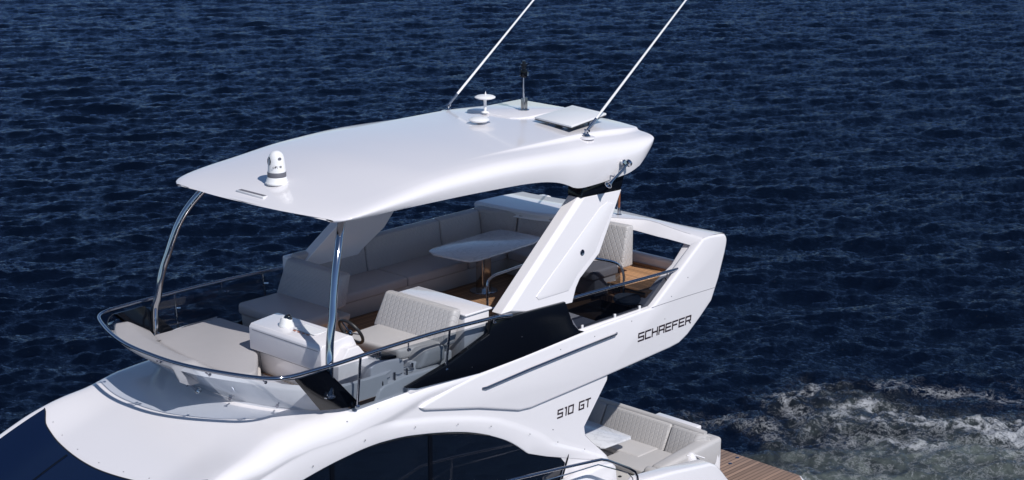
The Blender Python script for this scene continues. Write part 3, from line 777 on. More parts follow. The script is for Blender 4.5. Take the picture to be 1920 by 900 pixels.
# aft side glass + rail
for s in (1, -1):
    bm = tube(spline([(.85, s * 1.86, 3.525), (.0, s * 1.88, 3.51), (-.9, s * 1.89, 3.485), (-1.78, s * 1.87, 3.45)], 6), .024, 12); from_bm('aft_handrail', bm, DSTEEL, yacht)
    bm = bmesh.new(); bm.faces.new([bm.verts.new((x_, 1.849 * s, z_)) for x_, z_ in [(.60, 3.0), (.97, 3.5), (-1.62, 3.40), (-1.45, 3.27), (-1.0, 3.0)]])
    from_bm('aft_side_glass', bm, DSMOKED, yacht)
    for x_ in (.52, -.22, -.80): from_bm('glass_clamp', box((x_ - .02, s * 1.84 - .02, 3.0), (x_ + .02, s * 1.84 + .025, 3.055), .006, 2), GEL2, yacht)
    bm = tube([(-1.42, s * 1.885, 3.46), (-1.42, s * 1.87, 3.36), (-1.46, s * 1.85, 3.34)], .010, 8); join(bm, lathe([(.022, -.02), (.022, .02)], (-1.46, s * 1.84, 3.34), 12, (1, 0, 0))); from_bm('rail_bracket', bm, DSTEEL, yacht)

# ---- lettering (built from strokes, standing 3 mm off the skin) ------------
GL = {'S': [[(1, 1), (0, 1), (0, .5), (1, .5), (1, 0), (0, 0)]], 'C': [[(1, 1), (0, 1), (0, 0), (1, 0)]], 'H': [[(0, 1.0), (0, 0)], [(1, 1), (1, 0)], [(0, .5), (1, .5)]],
      'A': [[(0, 0), (0, 1), (1, 1), (1, 0)], [(0, .45), (1, .45)]], 'E': [[(1, 1), (0, 1), (0, 0), (1, 0)], [(0, .5), (.92, .5)]], 'F': [[(1, 1), (0, 1), (0, 0)], [(0, .5), (.85, .5)]],
      'R': [[(0, 0), (0, 1), (1, 1), (1, .42), (0, .42)], [(.62, .42), (1, 0)]], '5': [[(1, 1), (0, 1), (0, .5), (1, .5), (1, 0), (0, 0)]], '1': [[(.3, 1), (.8, 1), (.8, 0)]],
      '0': [[(0, 0), (0, 1), (1, 1), (1, 0), (0, 0)]], 'G': [[(1, 1), (0, 1), (0, 0), (1, 0), (1, .5), (.45, .5)]], 'T': [[(0, 1), (1, 1)], [(.5, 1), (.5, 0)]],
      'L': [[(0, 1), (0, 0), (1, 0)]], 'I': [[(.5, 1), (.5, 0)]]}
def lettering(word, org, right, upv, h, lw, gap, thick, par, depth=.003, shear=0.0):
    org = Vector(org); right = Vector(right).normalized(); upv = Vector(upv).normalized(); nrm = right.cross(upv).normalized(); x = 0
    for ch in word:
        bm = bmesh.new()
        if ch == ' ': x += lw * .55 + gap; continue
        wch = lw * (.5 if ch in '1I' else 1)
        for st in GL[ch]:
            for (a, b) in zip(st[:-1], st[1:]):
                A = Vector((a[0] * wch + shear * a[1] * h, a[1] * h)); Bq = Vector((b[0] * wch + shear * b[1] * h, b[1] * h)); d = (Bq - A)
                if d.length < 1e-6: continue
                d.normalize(); n2 = Vector((-d.y, d.x)) * thick / 2; e = d * thick / 2
                q = [A - e - n2, Bq + e - n2, Bq + e + n2, A - e + n2]
                def W3(p, dd): return org + right * (x + p.x) + upv * p.y + nrm * dd
                lo = [bm.verts.new(W3(p, 0)) for p in q]; hi = [bm.verts.new(W3(p, depth + .0002 * (st.index(a) % 2))) for p in q]
                bm.faces.new(hi); 
                for i_ in range(4): bm.faces.new((lo[i_], lo[(i_ + 1) % 4], hi[(i_ + 1) % 4], hi[i_]))
        x += wch + gap
        from_bm('letter', bm, DECAL, par, smooth=False)
lettering('SCHAEFER', (-.665, 1.9505, 2.54), (-1, 0, 0), (0, 0, 1), .115, .120, .045, .025, yacht, shear=.10)
lettering('510 GT', (1.10, 1.9015, 1.77), (-1, 0, 0), (0, 0, 1), .115, .10, .042, .023, yacht, shear=.10)

# ---- hull, bulwarks, platform, cockpit -------------------------------------
bm = bmesh.new(); rows = []
for x in list(np.linspace(-2.85, 8, 30)) + list(np.linspace(8.3, 14.6, 22)):
    hw = 2.52 if x < 6 else 2.52 * math.sqrt(max(.0004, 1 - ((x - 6) / 8.7) ** 2.2)); zt = interp(x, [(-2.9, -.1), (-2.5, .02), (-.66, .22), (1, .45), (3, .62), (8, .8), (14.6, 1.1)])
    rows.append([(x, s * hw * k, z) for s, k, z in ((-1, .8, -1.5), (-1, .92, -.7), (-1, 1, zt), (-1, .985, zt + .03), (-1, .93, zt + .03), (-1, .91, zt - .04), (1, .91, zt - .04), (1, .93, zt + .03), (1, .985, zt + .03), (1, 1, zt), (1, .92, -.7), (1, .8, -1.5))])
hull = None
fr = [r for r in rows if r[0][0] > .7]
hull = grid_mesh('hull', fr, GEL, yacht, ang=30, flip=True)
for s in (1, -1):
    def mp(co, s=s): return (co.x, co.y * s, co.z)
    bw = [(1.0, 0.42), (0.3, 0.3), (-0.16, 0.59), (-0.87, 0.51), (-1.82, 0.37), (-1.99, 0.29), (-2.13, 0.15), (-2.34, -0.08), (-3.3, -1.3), (1.0, -1.3)]
    bm = prism(bw, 'y', 2.24, 2.53, .05, 3, mp); from_bm('aft_bulwark', bm, GEL, yacht, ang=40)
    rp = [(x, y * s, z) for x, y, z in [(4.6, 2.5, 1.22), (3.33, 2.5, 1.51), (2.7, 2.5, 1.46), (1.71, 2.5, 1.33), (0.92, 2.5, 1.22), (0.8, 2.5, 1.2), (0.67, 2.5, 1.15), (0.16, 2.5, 0.87), (0.03, 2.5, 0.78), (-0.03, 2.5, 0.69), (-0.05, 2.5, 0.58)]]
    from_bm('side_handrail', tube(rp, .021, 10), DSTEEL, yacht)
    r2 = [(x, y * s, z) for x, y, z in [(4.2, 2.5, 1.05), (2.7, 2.5, 1.31), (1.59, 2.5, 1.2), (0.87, 2.5, 1.14), (0.21, 2.5, 0.82), (0.08, 2.5, 0.69), (0.06, 2.5, 0.57)]]
    from_bm('side_handrail', tube(r2, .010, 8), STEEL, yacht)
    for k_ in (2, 0): from_bm('rail_post', tube([rp[k_], (rp[k_][0] + .05, rp[k_][1], .35)], .014, 8), STEEL, yacht)
    # block of moulding where the side deck steps down
    bm = prism([(1.2, .82), (.35, .86), (.10, .83), (.02, .76), (-.02, .5), (0, .2), (1.2, .2)], 'y', 1.95, 2.14, .04, 3, mp); from_bm('side_moulding', bm, GEL, yacht)
    bm = lathe([(.11, 0), (.10, .08), (.06, .15), (.02, .17)], (-2.20, 1.83 * s, .08), 16); join(bm, tube(spline([(-2.1, 1.83 * s, .22), (-2.25, 1.88 * s, .20), (-2.42, 1.95 * s, .12)], 5), .012, 6)); from_bm('deck_cleat_cover', bm, GEL, yacht)
bm = prism([(-4.36, -2.5), (-4.395, -1.2), (-4.40, 0), (-4.395, 1.2), (-4.36, 2.5), (-4.2, 2.68), (-2.4, 2.68), (-2.4, -2.68), (-4.2, -2.68)], 'z', -.68, -.60, .02, 2)
pl = from_bm('swim_platform', bm, TEAKP, yacht)
bm = prism([(-4.38, -2.52), (-4.42, 0), (-4.38, 2.52), (-4.22, 2.72), (-2.4, 2.72), (-2.4, -2.72), (-4.22, -2.72)], 'z', -.82, -.615, .02, 2)
from_bm('platform_edge', bm, GEL2, pl)
for p in ((-3.95, 1.35), (-4.25, 1.28)): from_bm('deck_socket', lathe([(.035, 0), (.035, .006), (.02, .008)], (p[0], p[1], -.60), 16), DSTEEL, pl)
bm = box((-2.9, -1.95, -.5), (.6, 1.95, -.34)); from_bm('cockpit_floor', bm, NONSKID, yacht)
bm = prism([(-2.96, -1.95), (-2.96, 1.9), (-2.78, 1.9), (-2.78, -1.95)], 'z', -.8, .30, .06, 3); from_bm('transom', bm, GEL, yacht)

# white plate and latch on the starboard end of the transom
bm = box((-2.98, .55, .30), (-2.80, 1.45, .40), .02); lp = from_bm('transom_cap', bm, GEL, yacht)

# ================================================================ COCKPIT FURNITURE
t = thing('cockpit_sofa', 'cream quilted L-shaped sofa around the lower aft cockpit', 'sofa', (-2.2, 0, -.34))
def lean_box(x0, x1, y0, y1, z0, z1, lean, r=.04, seg=3):
    """backrest whose top leans by lean (dx)"""
    return hexa([(x0, y0, z0), (x1, y0, z0), (x1, y1, z0), (x0, y1, z0), (x0 + lean, y0, z1), (x1 + lean * .6, y0, z1), (x1 + lean * .6, y1, z1), (x0 + lean, y1, z1)], r, seg)
for (ya, yb) in ((-1.75, -.32), (-.30, 1.10)):
    from_bm('backrest', hexa([(-2.66, ya, .0), (-2.38, ya, .0), (-2.38, yb, .0), (-2.66, yb, .0), (-2.74, ya, .42), (-2.60, ya, .42), (-2.60, yb, .42), (-2.74, yb, .42)], .035, 3), QUILT, t)
from_bm('backrest', hexa([(-2.68, 1.12, .0), (-2.38, 1.12, .0), (-2.38, 1.62, .0), (-2.66, 1.80, .0), (-2.74, 1.12, .42), (-2.60, 1.12, .42), (-2.62, 1.66, .40), (-2.74, 1.86, .40)], .035, 3), QUILT, t)
from_bm('top_roll', tube(spline([(-2.70, -1.8, .41), (-2.70, 0, .415), (-2.70, 1.3, .41), (-2.73, 1.72, .385)], 6), .055, 12), VINYL, t)
from_bm('arm', hexa([(-2.95, 1.60, -.15), (-1.46, 1.56, -.12), (-1.46, 1.80, -.12), (-2.95, 1.90, -.15), (-2.95, 1.60, .34), (-1.50, 1.56, .17), (-1.50, 1.80, .17), (-2.95, 1.92, .34)], .07, 4), VINYL, t)
from_bm('arm_end', hexa([(-1.47, 1.54, -.12), (-1.25, 1.56, -.12), (-1.25, 1.80, -.12), (-1.47, 1.82, -.12), (-1.47, 1.54, .19), (-1.32, 1.56, .17), (-1.32, 1.80, .17), (-1.47, 1.82, .19)], .06, 4), VINYL, t)
from_bm('seat', box((-2.40, -1.8, -.06), (-1.86, 1.02, .05), .035, 3), VINYL, t)
from_bm('seat', box((-2.40, .60, -.08), (-1.45, 1.56, .035), .03, 3), VINYL, t)
from_bm('base', box((-2.42, -1.8, -.34), (-1.80, 1.55, -.05), .03), NONSKID, t)
from_bm('step_moulding', prism([(-1.85, .45), (-1.62, .55), (-1.45, .8), (-1.1, .95), (-1.0, 1.2), (-1.1, 1.5), (-1.85, 1.5)], 'z', -.34, -.10, .05, 4), NONSKID, t)
from_bm('latch', lathe([(.03, 0), (.03, .01), (.01, .012)], (-1.28, 1.12, -.098), 12), DARK, t)

t = thing('cockpit_table', 'white marble topped table in front of the lower cockpit sofa', 'table', (-1.68, 0, -.34))
from_bm('tabletop', prism([(-2.0, -.85), (-2.06, -.1), (-2.0, .74), (-1.93, .80), (-1.32, .76), (-1.27, .70), (-1.38, -.1), (-1.30, -.85)], 'z', .27, .30, .008, 2), MARBLE, t)
from_bm('pedestal', lathe([(.14, 0), (.14, .02), (.05, .04), (.045, .60), (.10, .61)], (-1.68, .0, -.34), 20), STEEL, t)

# ================================================================ FLYBRIDGE FURNITURE
t = thing('flybridge_sofa', 'grey quilted corner sofa along the far side of the flybridge, shaded by the hardtop', 'sofa', (.5, -1.3, 3.0))
def stbd_back(x0, x1):
    return hexa([(x1, -1.58, 3.40), (x1, -1.80, 3.40), (x0, -1.80, 3.40), (x0, -1.58, 3.40), (x1, -1.66, 3.92), (x1, -1.82, 3.94), (x0, -1.82, 3.94), (x0, -1.66, 3.92)], .035, 3)
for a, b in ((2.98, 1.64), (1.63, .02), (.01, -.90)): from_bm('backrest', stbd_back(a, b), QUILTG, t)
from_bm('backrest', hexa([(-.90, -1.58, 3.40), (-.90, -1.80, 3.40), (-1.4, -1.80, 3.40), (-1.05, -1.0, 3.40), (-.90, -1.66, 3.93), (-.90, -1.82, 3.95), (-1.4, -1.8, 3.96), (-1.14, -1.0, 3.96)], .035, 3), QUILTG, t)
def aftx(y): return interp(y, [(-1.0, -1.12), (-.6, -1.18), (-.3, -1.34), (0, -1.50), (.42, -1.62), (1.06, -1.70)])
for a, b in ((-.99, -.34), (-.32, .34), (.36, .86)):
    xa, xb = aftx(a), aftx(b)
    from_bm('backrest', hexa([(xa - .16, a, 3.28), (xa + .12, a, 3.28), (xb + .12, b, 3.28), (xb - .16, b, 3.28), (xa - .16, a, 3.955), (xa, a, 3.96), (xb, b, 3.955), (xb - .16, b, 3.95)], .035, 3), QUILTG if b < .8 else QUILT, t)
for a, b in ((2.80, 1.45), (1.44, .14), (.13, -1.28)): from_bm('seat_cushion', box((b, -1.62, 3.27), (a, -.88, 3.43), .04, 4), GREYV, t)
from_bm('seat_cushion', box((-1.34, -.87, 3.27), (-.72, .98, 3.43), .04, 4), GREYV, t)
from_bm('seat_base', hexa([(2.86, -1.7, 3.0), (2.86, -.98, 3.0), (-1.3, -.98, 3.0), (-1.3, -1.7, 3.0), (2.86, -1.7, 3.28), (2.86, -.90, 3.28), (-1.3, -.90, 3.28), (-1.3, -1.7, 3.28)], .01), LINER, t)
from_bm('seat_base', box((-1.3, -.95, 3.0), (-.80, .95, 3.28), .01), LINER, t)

t = thing('lounge_bench', 'grey forward-facing lounge seat with quilted back, at the front end of the long sofa', 'seat', (3.4, -.9, 3.0))
from_bm('backrest', hexa([(3.12, -1.78, 3.38), (3.32, -1.78, 3.38), (3.32, -.52, 3.38), (3.02, -.52, 3.38), (2.95, -1.78, 3.90), (3.10, -1.78, 3.88), (3.05, -.55, 3.86), (2.88, -.55, 3.86)], .035, 3), QUILTG, t)
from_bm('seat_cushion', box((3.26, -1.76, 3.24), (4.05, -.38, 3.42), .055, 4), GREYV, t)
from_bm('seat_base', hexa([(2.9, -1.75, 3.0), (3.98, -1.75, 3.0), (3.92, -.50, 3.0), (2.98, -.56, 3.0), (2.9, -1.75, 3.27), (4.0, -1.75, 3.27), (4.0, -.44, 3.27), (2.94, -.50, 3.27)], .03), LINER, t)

t = thing('sunpad', 'flat cream sunbathing pad at the very front of the flybridge', 'sunpad', (5.3, 0, 3.0))
from_bm('pad', prism([(4.50, -1.60), (4.45, -.12), (5.03, -.05), (5.58, .62), (5.74, .70), (5.90, .40), (5.92, 0), (5.88, -.55), (5.80, -1.15), (5.66, -1.60)], 'z', 3.10, 3.345, .05, 3), PADM, t)
from_bm('base', prism([(4.5, -1.68), (4.4, -.10), (4.98, -.08), (5.45, .55), (5.6, .62), (5.75, 0), (5.7, -.7), (5.55, -1.68)], 'z', 2.98, 3.12, .02), LINER, t)
rows = []
ysn = np.linspace(-1.86, .36, 44)
for y in ysn:
    a = abs(y)
    xo = 6.68 - .12 * (a / 1.0) ** 2 - .12 * sstep(1.3, 1.9, a); xi = 6.10 - .22 * sstep(.3, -.6, y) * 0 + .0
    xi = 6.24 - .10 * (a / 1.0) ** 2 - .04 * sstep(1.2, 1.8, a)
    e = sstep(.40, .20, y) * sstep(-1.90, -1.80, y); zt = 3.36 + .165 * e * 1.0
    xi2 = xi - .0
    rows.append([(xi - .36, y, 3.25), (xi - .33, y, 3.32), (xi - .02, y, zt + .0), (xi + .04, y, zt + .03), (xo - .08, y, zt + .045), (xo - .04, y, zt + .03), (xo - .04, y, zt), (xo - .14, y, zt - .06), (xo - .22, y, max(3.29, zt - .12)), (xi - .36, y, 3.26)])
for k_ in (0, -1):
    cx_ = sum(p[0] for p in rows[k_]) / 10; cz_ = sum(p[2] for p in rows[k_]) / 10; cap_ = [(cx_, rows[k_][0][1], cz_)] * len(rows[k_])
    rows = [cap_] + rows if k_ == 0 else rows + [cap_]
grid_mesh('headrest_bolster', rows, PADM, t, ang=70, flip=False)

t = thing('helm_console', 'white moulded helm console with dashboard, compass and steering wheel', 'console', (4.8, .7, 3.0))
# body: profile in x,z widened to port
prof = [(5.02, 3.0), (5.06, 3.36), (5.16, 3.40), (5.17, 3.68), (5.10, 3.745), (4.62, 3.76), (4.52, 3.70), (4.35, 3.45), (4.22, 3.0)]
prof = [(4.97, 2.99), (5.06, 3.355), (5.15, 3.375), (5.155, 3.69), (5.12, 3.735), (4.66, 3.775), (4.60, 3.75), (4.44, 3.42), (4.42, 3.0)]
def cm(co):
    k = (co.y + .08) / 1.5
    x = co.x
    return (x, co.y, co.z + .005 * k)
bm = prism(prof, 'y', -.07, 1.42, .014, 3, cm); cb = from_bm('body', bm, GEL, t, ang=35)
bm = prism([(5.0, 3.0), (4.98, 3.45), (4.80, 3.66), (4.62, 3.66), (4.42, 3.42), (4.40, 3.0)], 'y', 1.36, 1.56, .016, 3); from_bm('side_cheek', bm, GEL, t)
bm = bmesh.new()
for y0, z0, y1, z1, xx in ((0.0, 3.66, 1.36, 3.66, 5.1565), ):
    join(bm, box((xx - .004, y0, z0), (xx + .0005, y1, z0 + .006)))
join(bm, tube([(5.0615, .02, 3.33), (5.0615, 1.36, 3.33)], .003, 5)); join(bm, tube([(5.02, .02, 3.0), (5.06, .02, 3.33)], .003, 5))
from_bm('panel_seam', bm, GREYBAND, t)
bm = lathe([(.105, 0), (.10, .03), (.085, .05), (.08, .09), (.06, .115)], (4.90, .42, 3.75), 24); cp = from_bm('compass_base', bm, PLAST, t)
bm = lathe([(.058, 0), (.055, .02), (.04, .045), (.015, .058), (.004, .06)], (4.885, .44, 3.855), 20, (-.3, .2, 1)); from_bm('compass_globe', bm, LENS, t)
bm = box((4.70, .62, 3.762), (4.95, 1.05, 3.772), .003, 1); from_bm('instrument_cover', bm, PLAST, t)
bm = bmesh.new()
for k in range(4): join(bm, box((4.97, .66 + k * .09, 3.7565), (4.99, .71 + k * .09, 3.763)))
from_bm('warning_label', bm, simple('label_orange', (.5, .2, .12), .5), t)
# dashboard face and screen looking aft
bm = box((4.50, .15, 3.50), (4.54, 1.2, 3.70), .005, 1); from_bm('dashboard_screen', bm, BLACK, t)
# steering wheel
hub = Vector((4.14, .86, 3.585)); ax = Vector((-.86, .0, .5)).normalized(); q = Vector((0, 0, 1)).rotation_difference(ax)
bm = tube([hub + q @ Vector((.205 * math.cos(a), .205 * math.sin(a), 0)) for a in np.linspace(0, 2 * math.pi, 41)[:-1]], .023, 10, closed=True)
wh = from_bm('steering_wheel', bm, RUB, t)
bm = bmesh.new()
for a in (90, 210, 330): tube([hub - ax * .03, hub + q @ Vector((.19 * math.cos(R(a)), .19 * math.sin(R(a)), 0))], .011, 8, bm)
join(bm, lathe([(.045, -.05), (.05, -.02), (.03, 0)], hub, 16, ax)); from_bm('spokes', bm, STEEL, wh)
bm = tube([hub - ax * .03, hub - ax * .32], .03, 12); from_bm('steering_column', bm, DARK, wh)
# throttle pod on the port side
bm = prism([(4.62, 3.0), (4.62, 3.40), (4.5, 3.46), (4.08, 3.40), (4.02, 3.34), (4.02, 3.0)], 'y', 1.42, 1.78, .02, 3); from_bm('throttle_pod', bm, GEL, t)
bm = box((4.12, 1.47, 3.41), (4.45, 1.74, 3.445), .008, 2); from_bm('switch_panel', bm, BLACK, t)
bm = bmesh.new()
for k in (0, 1): join(bm, tube([(4.28, 1.55 + k * .06, 3.44), (4.30, 1.55 + k * .06, 3.50), (4.26, 1.55 + k * .06, 3.53)], .012, 8))
join(bm, lathe([(.05, 0), (.045, .03), (.02, .045)], (4.38, 1.65, 3.44), 14)); from_bm('throttle_levers', bm, STEEL, t)

t = thing('helm_bench', 'cream two-person helm seat with a diamond-quilted back', 'seat', (3.4, 1.0, 3.0))
from_bm('backrest', hexa([(3.12, .34, 3.36), (3.30, .34, 3.36), (3.26, 1.78, 3.36), (3.08, 1.80, 3.36), (2.93, .36, 3.82), (3.06, .36, 3.83), (3.04, 1.74, 3.83), (2.90, 1.76, 3.82)], .045, 4), QUILT, t)
from_bm('seat_cushion', hexa([(3.10, .40, 3.25), (3.95, .48, 3.25), (3.86, 1.50, 3.25), (3.10, 1.72, 3.25), (3.10, .40, 3.40), (3.98, .48, 3.41), (3.88, 1.50, 3.41), (3.10, 1.72, 3.40)], .05, 4), VINYL, t)
from_bm('piping', tube([(3.955, .52, 3.255), (3.87, 1.46, 3.255)], .007, 6), DARK, t)
from_bm('side_bolster', hexa([(3.25, 1.52, 3.16), (3.80, 1.52, 3.16), (3.76, 1.79, 3.16), (3.25, 1.79, 3.16), (3.25, 1.52, 3.40), (3.66, 1.52, 3.40), (3.60, 1.79, 3.40), (3.25, 1.79, 3.40)], .06, 4), VINYL, t)
from_bm('pedestal_box', box((3.05, .50, 3.0), (3.80, 1.70, 3.25), .02), GEL2, t)

t = thing('galley_cabinet', 'white moulded galley cabinet behind the helm seat back', 'cabinet', (2.6, 1.0, 3.0))
from_bm('body', hexa([(2.42, .38, 3.0), (2.92, .38, 3.0), (2.92, 1.80, 3.0), (2.42, 1.80, 3.0), (2.42, .38, 3.72), (2.90, .38, 3.72), (2.90, 1.80, 3.72), (2.42, 1.80, 3.72)], .02, 2), GEL, t)
from_bm('lid', box((2.39, .35, 3.715), (2.915, 1.83, 3.75), .015, 3), GEL, t)

t = thing('dining_table', 'white marble flybridge dining table with cut corners, in front of the grey sofa', 'table', (.16, -.55, 3.0))
from_bm('tabletop', prism([(1.007, -0.881), (1.089, -0.701), (1.032, -0.202), (0.983, -0.022), (0.809, 0.032), (-0.45, -0.033), (-0.726, -0.117), (-0.793, -0.236), (-0.736, -0.826), (-0.678, -0.985), (-0.505, -1.02), (0.619, -0.972), (0.832, -0.968)], 'z', 3.735, 3.765, .008, 2), MARBLE, t)
from_bm('pedestal', box((.05, -.62, 3.0), (.25, -.46, 3.735), .02), simple('brushed_leg', (.55, .53, .52), .16, metal=1), t)
from_bm('table_foot', lathe([(.22, 0), (.22, .012), (.19, .02)], (.15, -.54, 3.0), 28), STEEL, t)

t = thing('drink_holder_unit', 'pale moulded unit with stainless bottle and cup holders beside the helm seat', 'drinks holder', (4.1, 1.6, 3.0))
from_bm('body', prism([(4.62, 2.9), (4.50, 3.08), (4.42, 3.12), (4.05, 3.16), (3.50, 3.14), (3.30, 3.12), (3.30, 2.9)], 'y', 1.42, 1.83, .03, 3), GEL2, t)
bm = bmesh.new()
for cx, cy in ((4.34, 1.55), (4.12, 1.53), (3.90, 1.53), (4.34, 1.73), (4.12, 1.73), (3.90, 1.73)):
    tube([(cx + .075 * math.cos(a), cy + .075 * math.sin(a), 3.20) for a in np.linspace(0, 2 * math.pi, 17)[:-1]], .006, 6, bm, closed=True)
from_bm('wire_ring', bm, STEEL, t)
bm = bmesh.new()
for cx, cy in ((4.42, 1.64), (4.22, 1.64), (4.0, 1.64), (4.44, 1.80), (4.22, 1.80), (4.0, 1.80), (3.8, 1.7)): join(bm, box((cx - .012, cy - .012, 3.12), (cx + .012, cy + .012, 3.25), .003, 1))
from_bm('holder_post', bm, DSTEEL, t)

t = thing('stair_guard_rail', 'polished steel guard hoop around the stair opening behind the arch leg', 'guard rail', (.2, .87, 3.0))
from_bm('hoop', tube(spline([(1.51, .87, 3.0), (1.51, .87, 3.45), (1.51, .87, 3.66)], 3)[:-1] + spline([(1.51, .87, 3.66), (1.47, .87, 3.75), (1.36, .87, 3.79), (1.2, .87, 3.80), (.3, .87, 3.83), (-.3, .9, 3.80), (-.55, 1.15, 3.72), (-.86, 1.27, 3.62), (-1.02, 1.30, 3.50), (-1.08, 1.30, 3.34)], 5) + [Vector((-1.08, 1.30, 3.0))], .021, 10), STEEL, t)
from_bm('tinted_panel', sheet([(-.02, 1.1, 3.1), (-.02, 1.1, 3.74), (-.80, 1.2, 3.66), (-.95, 1.25, 3.58), (-1.02, 1.28, 3.40), (-1.02, 1.28, 3.1)]), DSMOKED, t)
from_bm('lower_bar', tube([(1.5, .87, 3.30), (.2, .87, 3.34)], .012, 8), DSTEEL, t)

t = thing('teak_step_locker', 'raised teak topped locker in the aft port corner of the flybridge', 'locker', (-1.7, 1.2, 3.0))
from_bm('top', box((-2.27, .55, 3.13), (-1.10, 1.72, 3.17), .006, 1), TEAKW, t)
from_bm('body', box((-2.26, .56, 3.0), (-1.11, 1.71, 3.13), 0), TEAKS, t)
bm = bmesh.new(); join(bm, box((-2.275, .5, 3.16), (-2.20, 1.70, 3.20), .015, 2)); join(bm, box((-2.27, .50, 3.16), (-1.10, .57, 3.195), .015, 2)); join(bm, box((-1.15, .57, 3.16), (-1.09, 1.7, 3.178), .006, 1))
from_bm('edge_moulding', bm, TEAKS, t)

t = thing('round_stool', 'dark blue-grey round stool seen through the smoked aft side glass', 'stool', (-.95, 1.55, 3.0))
from_bm('seat', lathe([(.05, 0), (.20, .01), (.215, .05), (.20, .09), (.05, .10)], (-.90, 1.52, 3.02), 28), simple('stool_blue', (.06, .075, .10), .5), t)

# ================================================================ ROOF EQUIPMENT
def at(x, y): return (x, y, top_z(x, y))
for s, lab in ((-1, 'long white whip antenna raked aft on the far edge of the hardtop'), (1, 'long white whip antenna raked aft beside the flat satellite panel')):
    bx_, by = .0, 1.45 * s; z0 = top_z(0, 1.45)
    t = thing('whip_antenna', lab, 'antenna', (bx_, by, z0), 'whip antennas on the hardtop')
    d = Vector((-.79, 0, .59)).normalized() if s < 0 else Vector((-.80, 0, .60)).normalized(); b = Vector((bx_, by, z0 + .09))
    bm = lathe([(.055, 0), (.055, .012), (.035, .03), (.022, .05)], (bx_, by, z0), 20); join(bm, tube([(bx_, by, z0 + .04), b], .022, 10)); join(bm, tube([b + Vector((0, -.045, 0)), b + Vector((0, .045, 0))], .018, 10)); join(bm, tube([b + Vector((.05, 0, -.01)), b + Vector((.02, .03, .02))], .008, 6))
    from_bm('hinge_mount', bm, STEEL, t)
    from_bm('ferrule', tube([b, b + d * .25], .021, 12), STEEL, t)
    from_bm('whip', tube([b + d * .25, b + d * .5, b + d * 2.0, b + d * 4.2], [.019, .0185, .015, .009], 10), PLAST, t)
    from_bm('mounting_pad', lathe([(.12, -.02), (.115, .0), (.10, .006)], (bx_, by, z0 - .004), 28), GEL, t)

# satellite flat panel
t = thing('satellite_panel', 'flat square white satellite internet panel tilted on the aft hardtop', 'satellite antenna', (-.45, .72, 5.78))
pc = [(.02, .42, 5.90), (-1.08, .20, 5.90), (-.95, 1.01, 5.90), (.15, 1.28, 5.90)]
A_, B_, C_, D_ = [Vector(p) for p in pc]
lo = [p - Vector((0, 0, .032)) for p in (A_, B_, C_, D_)]
from_bm('panel', hexa([tuple(p) for p in lo] + [tuple(p) for p in (A_, B_, C_, D_)], .010, 2), PLAST, t)
from_bm('panel_edge', hexa([tuple(p + (p.lerp((A_ + C_) / 2, .004) - p)) for p in [q_ - Vector((0, 0, .012)) for q_ in lo]] + [tuple(p - Vector((0, 0, .0005))) for p in lo], 0), DARK, t)
bm = bmesh.new()
for p in ((-.05, .68), (-.75, .55), (-.68, .92), (-.0, 1.02)): join(bm, box((p[0] - .04, p[1] - .02, 5.76), (p[0] + .04, p[1] + .02, 5.86), .005, 1))
join(bm, box((-.75, .68, 5.80), (0, .80, 5.85), .01, 1)); from_bm('bracket', bm, DSTEEL, t)

z0 = 5.845
t = thing('mushroom_antenna', 'white disc antenna on a short stem, the taller one nearest the mast light', 'antenna', (.06, -.586, z0 - .03), 'white disc antennas on the hardtop')
z1 = top_z(.06, -.586)
from_bm('disc', lathe([(.01, -.02), (.12, -.015), (.158, .0), (.16, .012), (.13, .03), (.06, .042), (.01, .045)], (.10, -.54, 6.08), 36), PLAST, t)
from_bm('stem', lathe([(.06, 0), (.06, .012), (.022, .03), (.022, .17), (.03, .21)], (.10, -.54, 5.845), 18), PLAST, t)
from_bm('tip', lathe([(.018, 0), (.008, .03), (.002, .055)], (.08, -.55, 6.12), 10), PLAST, t)
t = thing('mushroom_antenna', 'low white disc antenna sitting close to the hardtop on a metal bracket', 'antenna', (.66, -.12, top_z(.66, -.12)), 'white disc antennas on the hardtop')
from_bm('disc', lathe([(.01, -.03), (.12, -.022), (.155, .0), (.157, .012), (.13, .03), (.06, .045), (.01, .048)], (.72, -.06, 5.885), 36), PLAST, t)
bm = tube([(.70, -.08, 5.80), (.72, -.06, 5.87)], .03, 12); join(bm, box((.60, -.20, 5.815), (.70, -.04, 5.835), .004, 1)); join(bm, box((.55, -.05, 5.815), (.72, .01, 5.845), .004, 1)); from_bm('bracket', bm, STEEL, t)

t = thing('navigation_mast', 'slim steel mast with black all-round light at the aft centre of the hardtop', 'mast light', (-.47, -.26, 5.845))
mx_, my_ = -.47, -.26
from_bm('mast_pole', tube([(mx_, my_, 5.84), (mx_, my_, 6.0), (mx_ , my_ - .005, 6.1), (mx_, my_, 6.36)], .018, 12), STEEL, t)
from_bm('foot', lathe([(.085, 0), (.085, .015), (.06, .02)], (mx_, my_, 5.843), 20), STEEL, t)
from_bm('fin', box((mx_ - .075, my_ - .012, 5.845), (mx_ + .06, my_ + .012, 6.04), .01, 2), simple('fin_steel', (.35, .34, .33), .3, metal=1), t)
bm = lathe([(.05, 0), (.055, .02), (.05, .10), (.045, .12)], (mx_, my_, 6.36), 20); from_bm('lamp_housing', bm, BLACK, t)
bm = lathe([(.035, 0), (.035, .05), (.05, .055), (.05, .09), (.03, .10), (.028, .13), (.01, .135)], (mx_, my_, 6.48), 20); from_bm('lamp_lens', bm, LENS, t)
bm = bmesh.new()
for s in (-1, 1): tube([(mx_, my_, 6.37), (mx_ + .045 * s, my_ - .045 * s, 6.39), (mx_ + .045 * s, my_ - .045 * s, 6.50)], .007, 6, bm)
from_bm('guard', bm, STEEL, t)

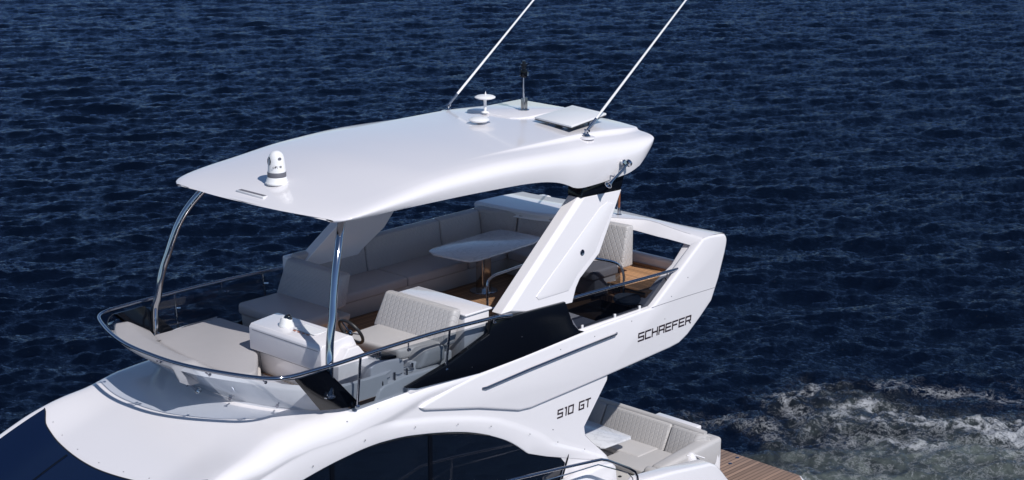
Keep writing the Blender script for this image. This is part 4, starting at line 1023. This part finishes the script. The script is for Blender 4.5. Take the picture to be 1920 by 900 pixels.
# thermal camera
cz = top_z(4.62, -.02)
t = thing('thermal_camera', 'white domed thermal camera with grey band on the front of the hardtop', 'camera', (4.62, -.02, cz))
K = (4.62, -.02, cz - .005)
from_bm('base', lathe([(.158, 0), (.158, .02), (.148, .03), (.130, .10), (.128, .105)], K, 36), PLAST, t)
from_bm('band', lathe([(.126, .0), (.127, .01), (.127, .075), (.124, .08)], (K[0], K[1], K[2] + .102), 36), GREYBAND, t)
from_bm('head', lathe([(.122, 0), (.12, .03), (.114, .12), (.108, .19), (.104, .225), (.092, .265), (.07, .298), (.04, .32), (.004, .328)], (K[0], K[1], K[2] + .178), 36), PLAST, t)
bm = lathe([(.05, -.03), (.056, .008), (.046, .014), (.03, .004)], (K[0] + .090, K[1] - .034, K[2] + .355), 24, (.95, -.32, .06)); bmesh.ops.scale(bm, vec=(1, 1, 1.35), space=Matrix.Translation((-K[0], -K[1], -(K[2] + .38))), verts=bm.verts); from_bm('lens', bm, LENS, t)
bm = lathe([(.022, -.02), (.026, .010), (.016, .013)], (K[0] + .022, K[1] + .092, K[2] + .395), 20, (.22, .97, .05)); from_bm('lens', bm, GREYBAND, t)
rv = Vector((-.90, .43, 0)); nv_ = Vector((.43, .90, 0)); org = Vector((K[0], K[1], K[2] + .26)) + nv_ * .112 + rv * (-.045)
lettering('FLIR', org, rv, (0, 0, 1), .028, .016, .009, .005, t, depth=.004)
from_bm('emblem', tube([org + rv * -.025 + Vector((0, 0, .014)) + (rv * math.cos(a) + Vector((0, 0, 1)) * math.sin(a)) * .013 + nv_ * .002 for a in np.linspace(0, 2 * math.pi, 5)[:-1]], .0028, 5, closed=True), DECAL, t)

bpy.context.view_layer.update()
for ch in t.children:                       # settle the proportions: a squat unit, about .4 m tall
    done = ch.data.vertices
    for v in done: v.co.z = K[2] + (v.co.z - K[2]) * .88
# horn
t = thing('air_horn', 'chrome trumpet horn mounted on the side of the hardtop above the arch leg', 'horn', (-.2, 1.84, 5.2))
h0 = Vector((.07, 1.93, 5.10)); h1 = Vector((-.40, 1.90, 5.335)); d = (h0 - h1).normalized()
from_bm('trumpet', lathe([(.016, 0), (.017, .25), (.022, .40), (.035, .47), (.056, .515), (.058, .522), (.05, .522), (.03, .48), (.012, .44)], h1, 24, d), STEEL, t)
bm = lathe([(.02, -.05), (.055, -.045), (.058, -.02), (.055, .0), (.02, .01)], h1, 20, d); join(bm, lathe([(.045, -.02), (.045, .02), (.03, .035)], h1 + Vector((.07, -.02, .03)), 16, (0, 1, .2)));
from_bm('diaphragm', bm, STEEL, t)
bm = bmesh.new()
for k in (.0, .32): tube([h1 + d * k, h1 + d * k + Vector((0, -.10, 0))], .012, 8, bm)
join(bm, tube([h1 + d * .25 + Vector((0, 0, .0)), h1 + d * .23 + Vector((0, .0, .07))], .006, 6)); from_bm('mounting_post', bm, DSTEEL, t)

# flag staff on the stern beam
t = thing('flag_staff', 'short varnished wooden staff in a steel socket on the stern beam behind the arch', 'flag staff', (-2.1, .32, 3.98))
from_bm('staff', tube([(-2.1, .32, 4.08), (-2.1, .33, 4.72)], .020, 12), WOOD, t)
from_bm('socket', lathe([(.05, 0), (.05, .01), (.028, .02), (.026, .12)], (-2.1, .32, 3.975), 16), STEEL, t)
